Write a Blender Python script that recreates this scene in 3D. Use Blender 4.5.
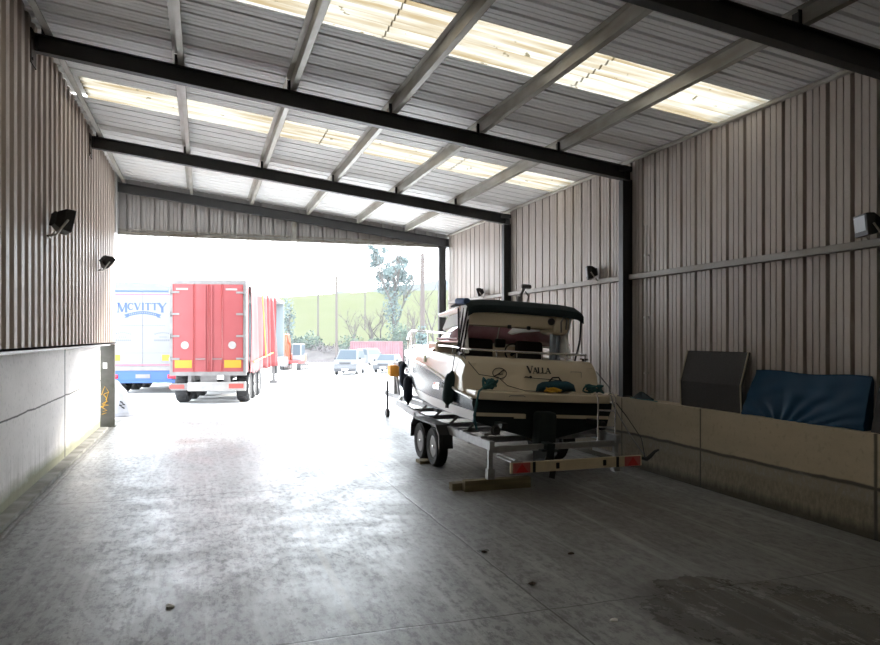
import bpy, bmesh, math, random
from mathutils import Vector, Matrix, noise
C = bpy.context.scene.collection
for o in list(bpy.data.objects):
    bpy.data.objects.remove(o)
PI = math.pi
R = math.radians
random.seed(7)

# ------------------------------------------------------------------ camera, sky, sun, exposure
sc = bpy.context.scene
cam_d = bpy.data.cameras.new('camera')
cam_d.sensor_width = 36.0
cam_d.lens = 719.12 / 880 * 36
cam_d.shift_y = (336.76 - 322.5) / 880
cam_d.clip_end = 3000
cam = bpy.data.objects.new('camera', cam_d)
C.objects.link(cam)
YAW = math.atan2(440 - 203.08, 719.12)
cam.location = (0, 0, 2.1)
cam.rotation_euler = (PI / 2, 0, -YAW)
sc.camera = cam

w = bpy.data.worlds.new('sky')
sc.world = w
w.use_nodes = True
nt = w.node_tree
bg = nt.nodes['Background']
bg.inputs[0].default_value = (0.86, 0.93, 1.0, 1)
bg.inputs[1].default_value = 2.0

sun_d = bpy.data.lights.new('sun', 'SUN')
sun_d.energy = 2.2
sun_d.angle = R(9)
sun_d.color = (1, .95, .87)
sun = bpy.data.objects.new('sun', sun_d)
C.objects.link(sun)
SAZ, SEL = R(50), R(24)
sdir = Vector((math.sin(SAZ) * math.cos(SEL), math.cos(SAZ) * math.cos(SEL), math.sin(SEL)))
sun.rotation_euler = sdir.to_track_quat('Z', 'Y').to_euler()
sun.location = (30, 60, 50)

sc.view_settings.view_transform = 'Standard'
sc.view_settings.look = 'None'
sc.view_settings.gamma = 1
sc.view_settings.use_curve_mapping = False
sc.view_settings.exposure = 2.2
HAZE = .0006
sc.cycles.volume_bounces = 1
sc.cycles.max_bounces = 10
sc.cycles.diffuse_bounces = 6
sc.cycles.glossy_bounces = 4
sc.cycles.transparent_max_bounces = 12
sc.cycles.sample_clamp_indirect = 6

# ------------------------------------------------------------------ materials
MATS = {}
def mat(name, col, rough=.6, metal=0.0, spec=.5, noise_amt=0.0, noise_scale=4.0, col2=None, bump=0.0, stretch=None, coat=0.0, trans=0.0):
    if name in MATS:
        return MATS[name]
    m = bpy.data.materials.new(name)
    m.use_nodes = True
    t = m.node_tree
    b = t.nodes['Principled BSDF']
    b.inputs['Base Color'].default_value = (*col, 1)
    b.inputs['Roughness'].default_value = rough
    b.inputs['Metallic'].default_value = metal
    b.inputs['Specular IOR Level'].default_value = spec
    b.inputs['Coat Weight'].default_value = coat
    b.inputs['Transmission Weight'].default_value = trans
    if noise_amt or bump:
        tc = t.nodes.new('ShaderNodeTexCoord')
        mp = t.nodes.new('ShaderNodeMapping')
        if stretch:
            mp.inputs['Scale'].default_value = stretch
        n = t.nodes.new('ShaderNodeTexNoise')
        n.inputs['Scale'].default_value = noise_scale
        n.inputs['Detail'].default_value = 6
        t.links.new(tc.outputs['Object'], mp.inputs[0])
        t.links.new(mp.outputs[0], n.inputs['Vector'])
        if noise_amt:
            mr = t.nodes.new('ShaderNodeMapRange')
            mr.inputs[1].default_value = .35
            mr.inputs[2].default_value = .68
            mr.inputs[4].default_value = noise_amt
            mx = t.nodes.new('ShaderNodeMix')
            mx.data_type = 'RGBA'
            c2 = col2 or tuple(c * .5 for c in col)
            mx.inputs[6].default_value = (*col, 1)
            mx.inputs[7].default_value = (*c2, 1)
            t.links.new(n.outputs[0], mr.inputs[0])
            t.links.new(mr.outputs[0], mx.inputs[0])
            t.links.new(mx.outputs[2], b.inputs['Base Color'])
        if bump:
            bp = t.nodes.new('ShaderNodeBump')
            bp.inputs['Strength'].default_value = bump
            bp.inputs['Distance'].default_value = .02
            t.links.new(n.outputs[0], bp.inputs['Height'])
            t.links.new(bp.outputs[0], b.inputs['Normal'])
    MATS[name] = m
    return m

class G:
    """small node-graph helper"""
    def __init__(s, name):
        s.m = bpy.data.materials.new(name)
        s.m.use_nodes = True
        s.t = s.m.node_tree
        s.b = s.t.nodes['Principled BSDF']
        s.tc = s.t.nodes.new('ShaderNodeTexCoord')
    def link(s, a, b): s.t.links.new(a, b)
    def noise(s, scale, stretch=(1, 1, 1), detail=6, rough=.6, off=(0, 0, 0)):
        mp = s.t.nodes.new('ShaderNodeMapping')
        mp.inputs['Scale'].default_value = stretch
        mp.inputs['Location'].default_value = off
        s.link(s.tc.outputs['Object'], mp.inputs[0])
        n = s.t.nodes.new('ShaderNodeTexNoise')
        n.inputs['Scale'].default_value = scale
        n.inputs['Detail'].default_value = detail
        n.inputs['Roughness'].default_value = rough
        s.link(mp.outputs[0], n.inputs['Vector'])
        return n.outputs[0]
    def sep(s):
        n = s.t.nodes.new('ShaderNodeSeparateXYZ')
        s.link(s.tc.outputs['Object'], n.inputs[0])
        return n.outputs
    def rng(s, v, a, b, c=0.0, d=1.0, smooth=False):
        n = s.t.nodes.new('ShaderNodeMapRange')
        if smooth: n.interpolation_type = 'SMOOTHSTEP'
        for i, x in enumerate((a, b, c, d)):
            n.inputs[1 + i].default_value = x
        s.link(v, n.inputs[0])
        return n.outputs[0]
    def math(s, op, a, b=None):
        n = s.t.nodes.new('ShaderNodeMath')
        n.operation = op
        for i, x in enumerate((a, b)):
            if x is None: continue
            if isinstance(x, (int, float)): n.inputs[i].default_value = x
            else: s.link(x, n.inputs[i])
        return n.outputs[0]
    def mix(s, f, a, b):
        n = s.t.nodes.new('ShaderNodeMix')
        n.data_type = 'RGBA'
        if isinstance(f, (int, float)): n.inputs[0].default_value = f
        else: s.link(f, n.inputs[0])
        for i, x in ((6, a), (7, b)):
            if isinstance(x, tuple): n.inputs[i].default_value = (*x, 1)
            else: s.link(x, n.inputs[i])
        return n.outputs[2]
    def line(s, coord, pos, width, wob=None, amp=0.0):
        v = coord
        if wob is not None:
            v = s.math('ADD', v, s.math('MULTIPLY', s.math('SUBTRACT', wob, .5), amp))
        d = s.math('ABSOLUTE', s.math('SUBTRACT', v, pos))
        return s.rng(d, width * .4, width, 1, 0)
    def bump(s, h, strength=.3, dist=.02):
        n = s.t.nodes.new('ShaderNodeBump')
        n.inputs['Strength'].default_value = strength
        n.inputs['Distance'].default_value = dist
        s.link(h, n.inputs['Height'])
        s.link(n.outputs[0], s.b.inputs['Normal'])

def floor_material():
    g = G('worn_concrete_floor')
    x, y, z = g.sep()
    big = g.noise(.35, detail=8)
    mid = g.noise(1.6, (1, .8, 1), detail=10, rough=.7)
    fine = g.noise(14, (1, .45, 1), detail=8, rough=.75)
    streak = g.noise(1.1, (1.6, .12, 1), detail=6)
    col = g.mix(g.rng(mid, .32, .7), (.20, .21, .22), (.38, .395, .405))
    col = g.mix(g.math('MULTIPLY', g.rng(streak, .48, .66), .6), col, (.52, .535, .545))
    col = g.mix(g.math('MULTIPLY', g.rng(fine, .47, .58), .72), col, (.10, .102, .106))
    fine2 = g.noise(9, (1, .6, 1), detail=9, rough=.8, off=(7, 1, 0))
    col = g.mix(g.math('MULTIPLY', g.rng(fine2, .56, .66), .6), col, (.62, .63, .65))
    col = g.mix(g.math('MULTIPLY', g.rng(big, .5, .68), .45), col, (.115, .11, .10))
    # oil / damp stains with a shape of their own
    st = g.noise(.9, detail=5, off=(3.1, 1.7, 0))
    dx = g.math('SUBTRACT', x, 3.95); dy = g.math('SUBTRACT', y, 4.3)
    rr = g.math('ADD', g.math('MULTIPLY', dx, dx), g.math('MULTIPLY', g.math('MULTIPLY', dy, dy), .8))
    stain = g.rng(g.math('ADD', rr, g.math('MULTIPLY', st, 2.4)), 1.9, 2.1, 1, 0)
    col = g.mix(g.math('MULTIPLY', stain, .85), col, (.030, .030, .032))
    dx = g.math('SUBTRACT', x, 4.6); dy = g.math('SUBTRACT', y, 7.7)
    rr = g.math('ADD', g.math('MULTIPLY', dx, dx), g.math('MULTIPLY', g.math('MULTIPLY', dy, dy), .55))
    stain2 = g.rng(g.math('ADD', rr, g.math('MULTIPLY', st, 3.)), 1.4, 3.4, 1, 0)
    col = g.mix(g.math('MULTIPLY', stain2, .55), col, (.085, .06, .045))
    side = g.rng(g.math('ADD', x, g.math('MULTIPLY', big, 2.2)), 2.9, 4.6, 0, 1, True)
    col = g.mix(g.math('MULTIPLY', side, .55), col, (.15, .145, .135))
    scuff = g.noise(2.6, (2.2, .10, 1), detail=9, rough=.7)
    col = g.mix(g.math('MULTIPLY', g.rng(scuff, .52, .64), .38), col, (.56, .575, .585))
    scuff2 = g.noise(3.1, (1.7, .22, 1), detail=10, rough=.75, off=(4, 2, 0))
    col = g.mix(g.math('MULTIPLY', g.rng(scuff2, .53, .62), .42), col, (.13, .132, .135))
    pale = g.math('MULTIPLY', g.line(x, 1.08, .05, fine, .06), g.math('MULTIPLY', g.rng(y, 5.0, 5.5), g.rng(y, 9.5, 8.0)))
    col = g.mix(g.math('MULTIPLY', pale, .45), col, (.46, .43, .37))
    # joints and cracks
    wob = g.noise(1.2, detail=6)
    j = g.line(x, 2.53, .012, wob, .06)
    j = g.math('MAXIMUM', j, g.line(y, 10.05, .02, wob, .16))
    j = g.math('MAXIMUM', j, g.line(y, 14.8, .02, wob, .1))
    j = g.math('MAXIMUM', j, g.line(y, 5.0, .012, wob, .1))
    j = g.math('MAXIMUM', j, g.line(x, -1.98, .022, wob, .12))
    col = g.mix(g.math('MULTIPLY', j, .8), col, (.04, .038, .035))
    edge = g.rng(g.math('ADD', x, g.math('MULTIPLY', mid, .35)), -1.85, -1.6, 1, 0)
    col = g.mix(g.math('MULTIPLY', edge, .6), col, (.10, .09, .065))
    g.link(col, g.b.inputs['Base Color'])
    ro = g.rng(g.math('ADD', g.math('MULTIPLY', mid, .6), g.math('MULTIPLY', fine, .4)), .35, .65, .24, .55)
    ro = g.math('SUBTRACT', ro, g.math('MULTIPLY', stain, .15))
    g.link(ro, g.b.inputs['Roughness'])
    g.b.inputs['Specular IOR Level'].default_value = .5
    g.bump(g.math('ADD', fine, g.math('MULTIPLY', j, -1.0)), .25, .012)
    return g.m

def yard_material():
    g = G('pale_yard_concrete')
    a = g.noise(.3, detail=8); b = g.noise(5, detail=8)
    col = g.mix(g.rng(a, .35, .65), (.66, .655, .65), (.76, .755, .75))
    col = g.mix(g.math('MULTIPLY', g.rng(b, .5, .7), .4), col, (.5, .49, .48))
    g.link(col, g.b.inputs['Base Color'])
    g.b.inputs['Roughness'].default_value = .85
    return g.m

def sheet_material(name, c1, c2, rust=.25, axis='z', rough=.5):
    g = G(name)
    st = (2.5, 2.5, .25) if axis == 'z' else (.25, 2.5, 2.5)
    a = g.noise(1.0, st, detail=8)
    b = g.noise(.5, detail=4)
    f = g.noise(30, detail=3)
    col = g.mix(g.rng(a, .35, .65), c1, c2)
    col = g.mix(g.math('MULTIPLY', g.rng(b, .5, .7), rust), col, (c2[0] * .75, c2[1] * .62, c2[2] * .5))
    col = g.mix(g.math('MULTIPLY', g.rng(f, .6, .75), .2), col, (.1, .08, .06))
    g.link(col, g.b.inputs['Base Color'])
    g.b.inputs['Roughness'].default_value = rough
    g.b.inputs['Specular IOR Level'].default_value = .4
    return g.m

def concrete_wall_material(name, base, dark, side):
    g = G(name)
    x, y, z = g.sep()
    a = g.noise(1.3, (1, .6, 1.5), detail=9, rough=.65)
    f = g.noise(16, detail=8)
    col = g.mix(g.rng(a, .35, .68), base, dark)
    col = g.mix(g.math('MULTIPLY', g.rng(f, .55, .7), .35), col, tuple(c * .45 for c in base))
    wob = g.noise(.9, detail=6)
    drip = g.noise(2, (1, 5, .25), detail=6)
    if side == 'left':
        j = g.line(y, 13.6, .06)
        j = g.math('MAXIMUM', j, g.line(z, 1.1, .016, wob, .10))
        j = g.math('MAXIMUM', j, g.line(y, 8.95, .02))
        alg = g.rng(g.math('ADD', z, g.math('MULTIPLY', a, .34)), .33, .52, 1, 0)
        col = g.mix(g.math('MULTIPLY', alg, .8), col, (.13, .14, .028))
        gr = g.math('MULTIPLY', g.rng(z, .2, .75, 1, 0), g.rng(drip, .42, .6))
        col = g.mix(g.math('MULTIPLY', gr, .35), col, (.22, .20, .15))
    else:
        j = g.line(y, 8.38, .02)
        j = g.math('MAXIMUM', j, g.line(y, 5.63, .03, wob, .03))
        j = g.math('MAXIMUM', j, g.line(y, 10.36, .018, wob, .05))
        j = g.math('MAXIMUM', j, g.line(z, .53, .03, wob, .09))
        low = g.rng(g.math('ADD', z, g.math('MULTIPLY', wob, .1)), .56, .6, 1, 0)
        rough_ = g.noise(22, (1, 1.2, .5), detail=8, rough=.8)
        col = g.mix(g.math('MULTIPLY', low, .75), col, g.mix(g.rng(rough_, .4, .6), (.27, .235, .17), (.11, .095, .07)))
        band = g.math('MULTIPLY', g.line(z, .44, .10, wob, .12), g.rng(rough_, .45, .6))
        col = g.mix(g.math('MULTIPLY', band, .7), col, (.42, .39, .33))
        base_ = g.rng(g.math('ADD', z, g.math('MULTIPLY', drip, .16)), .14, .26, 1, 0)
        col = g.mix(g.math('MULTIPLY', base_, .85), col, (.028, .026, .014))
        g.bump(g.math('MULTIPLY', rough_, low), .5, .03)
    col = g.mix(g.math('MULTIPLY', j, .85), col, (.03, .028, .025))
    g.link(col, g.b.inputs['Base Color'])
    g.b.inputs['Roughness'].default_value = .85
    return g.m

def skylight_material():
    m = bpy.data.materials.new('translucent_rooflight')
    m.use_nodes = True
    t = m.node_tree
    t.nodes.remove(t.nodes['Principled BSDF'])
    out = t.nodes['Material Output']
    tc = t.nodes.new('ShaderNodeTexCoord')
    mp = t.nodes.new('ShaderNodeMapping'); mp.inputs['Scale'].default_value = (.22, 4.2, 1)
    n = t.nodes.new('ShaderNodeTexNoise'); n.inputs['Scale'].default_value = 2.6; n.inputs['Detail'].default_value = 9
    n2 = t.nodes.new('ShaderNodeTexNoise'); n2.inputs['Scale'].default_value = 7; n2.inputs['Detail'].default_value = 4
    for q in (n, n2): pass
    t.links.new(tc.outputs['Object'], mp.inputs[0]); t.links.new(mp.outputs[0], n.inputs['Vector'])
    t.links.new(tc.outputs['Object'], n2.inputs['Vector'])
    r = t.nodes.new('ShaderNodeValToRGB')
    r.color_ramp.elements[0].position = .34; r.color_ramp.elements[0].color = (.105, .08, .046, 1)
    r.color_ramp.elements[1].position = .58; r.color_ramp.elements[1].color = (.185, .175, .15, 1)
    t.links.new(n.outputs[0], r.inputs[0])
    r2 = t.nodes.new('ShaderNodeMapRange'); r2.inputs[1].default_value = .66; r2.inputs[2].default_value = .70
    t.links.new(n2.outputs[0], r2.inputs[0])
    mx = t.nodes.new('ShaderNodeMix'); mx.data_type = 'RGBA'; mx.inputs[7].default_value = (.06, .05, .03, 1)
    t.links.new(r2.outputs[0], mx.inputs[0]); t.links.new(r.outputs[0], mx.inputs[6])
    tr = t.nodes.new('ShaderNodeBsdfTranslucent'); df = t.nodes.new('ShaderNodeBsdfDiffuse')
    t.links.new(mx.outputs[2], tr.inputs[0]); t.links.new(mx.outputs[2], df.inputs[0])
    ms = t.nodes.new('ShaderNodeMixShader'); ms.inputs[0].default_value = .25
    t.links.new(tr.outputs[0], ms.inputs[1]); t.links.new(df.outputs[0], ms.inputs[2])
    t.links.new(ms.outputs[0], out.inputs[0])
    return m

def leaf_material(name, c1, c2):
    m = mat(name, c1, .9, spec=0.1, noise_amt=1, noise_scale=1.3, col2=c2)
    return m

M_floor = floor_material()
M_yard = yard_material()
M_wall_r = sheet_material('taupe_wall_sheeting', (.50, .445, .40), (.41, .365, .33), .3)
M_wall_l = sheet_material('brown_grey_wall_sheeting', (.52, .44, .385), (.42, .35, .30), .3)
M_roof = sheet_material('grey_roof_sheeting', (.88, .875, .86), (.76, .755, .745), .15, 'x')
M_header = sheet_material('grey_gable_sheeting', (.56, .55, .545), (.48, .47, .465), .15)
M_sky = skylight_material()
M_conc_l = concrete_wall_material('pale_concrete_panels', (.93, .89, .87), (.83, .79, .77), 'left')
M_conc_r = concrete_wall_material('buff_concrete_wall', (.54, .455, .325), (.44, .37, .26), 'right')
M_steel = mat('dark_painted_steel', (.018, .019, .021), .5, noise_amt=.6, noise_scale=5, col2=(.035, .033, .03))
M_steel_glare = mat('glare_lightened_steel', (.075, .078, .082), .5, noise_amt=.5, noise_scale=5, col2=(.055, .055, .06))  # same paint as the dark steel, lightened to carry the glare of the opening
M_galv = mat('galvanised_steel', (.46, .45, .42), .45, .35, noise_amt=.8, noise_scale=5, col2=(.25, .22, .16), stretch=(1, .3, 1))
M_rail = mat('dull_galvanised_rail', (.33, .315, .29), .6, .2, noise_amt=.7, noise_scale=4, col2=(.21, .19, .16), stretch=(1, .4, 1))
M_galv2 = mat('bright_galvanised_steel', (.36, .365, .37), .5, .5, noise_amt=.7, noise_scale=9, col2=(.26, .26, .26))
M_chrome = mat('polished_steel', (.8, .8, .8), .18, 1)
M_black = mat('black_plastic', (.012, .012, .013), .45)
M_rubber = mat('tyre_rubber', (.022, .022, .023), .8)
M_white = mat('white_gelcoat', (.80, .79, .76), .22, coat=.4)
M_white_shaded = mat('warm_shaded_gelcoat', (.72, .62, .46), .25, coat=.3)  # white gelcoat with its warm shading put into the colour
M_navy = mat('navy_gelcoat', (.010, .020, .038), .22, spec=.3)
M_anti = mat('dark_antifouling', (.004, .011, .013), .75, noise_amt=.6, noise_scale=3, col2=(.007, .017, .018))
M_canvas = mat('dark_green_canvas', (.008, .020, .024), .85)
M_glass = mat('clear_glass', (.75, .82, .85), .03, trans=.92)
M_tint = mat('wine_tinted_screen', (.42, .20, .25), .06, coat=.3, noise_amt=.6, noise_scale=2, col2=(.62, .42, .46))
M_carglass = mat('car_glass', (.045, .06, .075), .3, spec=.12)
M_teal = mat('teal_rope', (.03, .13, .14), .85, noise_amt=.8, noise_scale=30)
M_bluegear = mat('blue_teal_fabric', (.012, .07, .10), .8, noise_amt=.7, noise_scale=8)
M_yellow = mat('yellow_rope', (.70, .42, .04), .8, noise_amt=.6, noise_scale=30, col2=(.5, .25, .02))
M_fender = mat('dark_fender_cover', (.012, .035, .036), .8)
M_fnavy = mat('navy_fender_cover', (.012, .018, .035), .8)
M_timber = mat('weathered_timber', (.20, .165, .09), .85, noise_amt=.8, noise_scale=6, col2=(.10, .08, .045), stretch=(.3, 3, 3))
M_redrefl = mat('red_reflector', (.45, .02, .02), .3)
M_redp = mat('pale_red_reflector', (.42, .10, .09), .4)
M_beam = mat('cream_light_board', (.60, .50, .33), .5, noise_amt=.4, noise_scale=5)
M_redpaint = mat('faded_red_paint', (.235, .042, .046), .5, noise_amt=.5, noise_scale=1.5, col2=(.27, .062, .064))
M_curtain = mat('red_curtain_fabric', (.15, .003, .005), .45)
M_grey = mat('grey_trailer_metal', (.20, .19, .188), .55, noise_amt=.5, noise_scale=4)
M_pale = mat('pale_trailer_metal', (.30, .29, .28), .55, noise_amt=.4, noise_scale=4)
M_yelref = mat('yellow_marker_board', (.42, .20, .01), .5)
M_whitep = mat('white_door_panel', (.155, .155, .163), .4)
M_blueL = mat('blue_paint', (.02, .075, .26), .4)
M_blueT = mat('blue_lettering', (.03, .06, .22), .5)
M_fadeT = mat('faded_lettering', (.10, .10, .115), .5)
M_redline = mat('red_line_paint', (.55, .03, .08), .5)
M_lamp = mat('tail_lamp_red', (.6, .01, .03), .25)
M_inside = mat('pale_blue_grey_liner', (.22, .25, .265), .6)
M_tarp = mat('blue_tarpaulin', (.004, .050, .115), .6, spec=.25, noise_amt=.5, noise_scale=2.5, col2=(.003, .032, .075))
M_carpet = mat('dark_grey_carpet', (.055, .052, .052), .95, noise_amt=.8, noise_scale=60, col2=(.035, .033, .034))
M_trimline = mat('pale_edge_binding', (.42, .38, .28), .7)
M_lens = mat('floodlight_lens', (.24, .25, .26), .3, .3)
M_bark = mat('bark', (.07, .065, .06), .95, spec=0.0)
M_bare = mat('bare_twig', (.075, .065, .064), .95, spec=0.0)
M_ivy = leaf_material('ivy_leaf', (.075, .11, .11), (.12, .155, .15))
M_bush = leaf_material('bush_leaf', (.055, .085, .07), (.10, .135, .105))
M_scrub = leaf_material('dry_scrub', (.075, .066, .07), (.13, .118, .118))
M_field = mat('pasture_grass', (.068, .074, .038), .95, spec=0.0, noise_amt=.6, noise_scale=.05, col2=(.077, .081, .046))
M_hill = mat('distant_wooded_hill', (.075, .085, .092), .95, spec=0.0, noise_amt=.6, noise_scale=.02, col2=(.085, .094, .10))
M_pole = mat('pole_timber', (.08, .068, .064), .95, spec=0.0)
M_cont = mat('maroon_container_paint', (.135, .055, .068), .6, noise_amt=.5, noise_scale=1)
M_orange = mat('orange_machine_paint', (.26, .035, .004), .45)
M_carwhite = mat('white_car_paint', (.10, .104, .112), .45, spec=.2)
M_carblack = mat('car_black_trim', (.03, .03, .035), .5)
M_bag = mat('white_woven_bag', (.34, .34, .36), .85, noise_amt=.6, noise_scale=6, col2=(.22, .22, .24), bump=.6)
M_post = mat('dark_grey_post_paint', (.105, .098, .088), .75, noise_amt=.8, noise_scale=6, col2=(.065, .07, .05))
M_gold = mat('yellow_spray_paint', (.55, .30, .02), .6)
M_paper = mat('pale_paper', (.72, .70, .66), .8)
M_debris = mat('dead_leaf', (.05, .028, .018), .9)

# ------------------------------------------------------------------ mesh helpers
class MB:
    def __init__(s):
        s.v = []; s.f = []; s.mi = []; s.cur = 0; s.smooth = []
    def add(s, verts, faces, smooth=False, mi=None):
        k = len(s.v)
        s.v += [tuple(v) for v in verts]
        for f in faces:
            s.f.append(tuple(i + k for i in f)); s.mi.append(s.cur if mi is None else mi); s.smooth.append(smooth)
        return s
    def box(s, c, size, rz=0.0, rx=0.0, ry=0.0):
        a, b, d = (q / 2 for q in size)
        M = Matrix.Rotation(rz, 3, 'Z') @ Matrix.Rotation(ry, 3, 'Y') @ Matrix.Rotation(rx, 3, 'X')
        vs = [M @ Vector((x, y, z)) + Vector(c) for z in (-d, d) for x, y in ((-a, -b), (a, -b), (a, b), (-a, b))]
        return s.add(vs, [(3, 2, 1, 0), (4, 5, 6, 7), (0, 1, 5, 4), (1, 2, 6, 5), (2, 3, 7, 6), (3, 0, 4, 7)])
    def bb(s, x0, x1, y0, y1, z0, z1):
        return s.box(((x0 + x1) / 2, (y0 + y1) / 2, (z0 + z1) / 2), (x1 - x0, y1 - y0, z1 - z0))
    def rbox(s, c, size, r=.02, rz=0.0, rx=0.0, ry=0.0, seg=2):
        bm = bmesh.new()
        bmesh.ops.create_cube(bm, size=1)
        for v in bm.verts:
            v.co = Vector((v.co.x * size[0], v.co.y * size[1], v.co.z * size[2]))
        bmesh.ops.bevel(bm, geom=list(bm.edges), offset=min(r, min(size) * .49), segments=seg, affect='EDGES', profile=.5)
        M = Matrix.Translation(c) @ (Matrix.Rotation(rz, 4, 'Z') @ Matrix.Rotation(ry, 4, 'Y') @ Matrix.Rotation(rx, 4, 'X'))
        bm.verts.ensure_lookup_table()
        for i, v in enumerate(bm.verts): v.index = i
        s.add([M @ v.co for v in bm.verts], [[v.index for v in f.verts] for f in bm.faces], True)
        bm.free()
        return s
    def tube(s, pts, r, n=8, closed=False, cap=True):
        pts = [Vector(p) for p in pts]
        m = len(pts)
        rs = r if isinstance(r, (list, tuple)) else [r] * m
        T = []
        for i in range(m):
            if closed:
                t = pts[(i + 1) % m] - pts[i - 1]
            else:
                t = pts[min(i + 1, m - 1)] - pts[max(i - 1, 0)]
            T.append(t.normalized() if t.length > 1e-9 else Vector((0, 0, 1)))
        up = Vector((0, 0, 1)) if abs(T[0].z) < .9 else Vector((1, 0, 0))
        N = (up - T[0] * up.dot(T[0])).normalized()
        vs = []; fs = []
        for i in range(m):
            N = (N - T[i] * N.dot(T[i]))
            N = N.normalized() if N.length > 1e-6 else T[i].orthogonal().normalized()
            B = T[i].cross(N)
            for k in range(n):
                a = 2 * PI * k / n
                vs.append(pts[i] + (N * math.cos(a) + B * math.sin(a)) * rs[i])
        for i in range(m if closed else m - 1):
            j = (i + 1) % m
            for k in range(n):
                l = (k + 1) % n
                fs.append((i * n + k, i * n + l, j * n + l, j * n + k))
        if cap and not closed:
            fs.append(tuple(range(n - 1, -1, -1))); fs.append(tuple((m - 1) * n + k for k in range(n)))
        return s.add(vs, fs, True)
    def lathe(s, prof, c=(0, 0, 0), axis='z', n=24, closed=False):
        """prof: list of (radius, height along axis)"""
        vs = []; fs = []
        m = len(prof)
        for r, h in prof:
            for k in range(n):
                a = 2 * PI * k / n
                p = (r * math.cos(a), r * math.sin(a), h)
                if axis == 'x': p = (h, r * math.cos(a), r * math.sin(a))
                if axis == 'y': p = (r * math.sin(a), h, r * math.cos(a))
                vs.append((p[0] + c[0], p[1] + c[1], p[2] + c[2]))
        for i in range(m if closed else m - 1):
            j = (i + 1) % m
            for k in range(n):
                l = (k + 1) % n
                fs.append((i * n + k, i * n + l, j * n + l, j * n + k))
        if not closed:
            fs.append(tuple(range(n - 1, -1, -1))); fs.append(tuple((m - 1) * n + k for k in range(n)))
        return s.add(vs, fs, True)
    def prism(s, poly, lo, hi, axis='x'):
        """poly in the two other axes (in order) extruded lo..hi along axis"""
        n = len(poly)
        def P(u, v, h):
            return {'x': (h, u, v), 'y': (u, h, v), 'z': (u, v, h)}[axis]
        vs = [P(u, v, lo) for u, v in poly] + [P(u, v, hi) for u, v in poly]
        fs = [tuple(range(n - 1, -1, -1)), tuple(range(n, 2 * n))]
        fs += [(i, (i + 1) % n, n + (i + 1) % n, n + i) for i in range(n)]
        return s.add(vs, fs)
    def loft(s, rings, closed=False, cap=True, smooth=True, mi=None):
        n = len(rings[0]); vs = [p for r in rings for p in r]; fs = []; mm = []
        for i in range(len(rings) - 1):
            for k in range(n if closed else n - 1):
                l = (k + 1) % n
                fs.append((i * n + k, i * n + l, (i + 1) * n + l, (i + 1) * n + k))
        if cap and closed:
            fs.append(tuple(range(n - 1, -1, -1))); fs.append(tuple((len(rings) - 1) * n + k for k in range(n)))
        return s.add(vs, fs, smooth, mi)
    def build(s, name, mats, parent=None, loc=None, auto=True, bevel=0.0, recalc=True):
        me = bpy.data.meshes.new(name)
        o_ = Vector(loc) if loc is not None else Vector((0, 0, 0))
        me.from_pydata([tuple(Vector(v) - o_) for v in s.v], [], s.f)
        ms = mats if isinstance(mats, (list, tuple)) else [mats]
        for m in ms: me.materials.append(m)
        for p, i, sm in zip(me.polygons, s.mi, s.smooth):
            p.material_index = i; p.use_smooth = sm
        if recalc:
            bm = bmesh.new(); bm.from_mesh(me)
            bmesh.ops.recalc_face_normals(bm, faces=bm.faces)
            bm.to_mesh(me); bm.free()
        if auto and any(s.smooth):
            me.set_sharp_from_angle(angle=R(38))
        o = bpy.data.objects.new(name, me)
        C.objects.link(o)
        if parent is not None: o.parent = parent
        o.location = o_
        if bevel:
            b = o.modifiers.new('edge', 'BEVEL'); b.width = bevel; b.segments = 2; b.limit_method = 'ANGLE'; b.angle_limit = R(40)
        return o

def tag(o, label=None, cat=None, group=None, kind=None):
    if label: o['label'] = label
    if cat: o['category'] = cat
    if group: o['group'] = group
    if kind: o['kind'] = kind
    return o
def thing(name, loc, label, cat, group=None, rz=0.0, rot=None):
    o = bpy.data.objects.new(name, None)
    o.empty_display_size = .2
    C.objects.link(o)
    o.location = loc
    o.rotation_euler = rot if rot else (0, 0, rz)
    return tag(o, label, cat, group)
def dup(root, loc=None, label=None, parent=None, rz=None):
    c = root.copy(); C.objects.link(c)
    if parent is not None: c.parent = parent
    if loc is not None: c.location = loc
    if rz is not None: c.rotation_euler = (0, 0, rz)
    if label: c['label'] = label
    for ch in list(root.children): dup(ch, parent=c)
    return c

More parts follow.
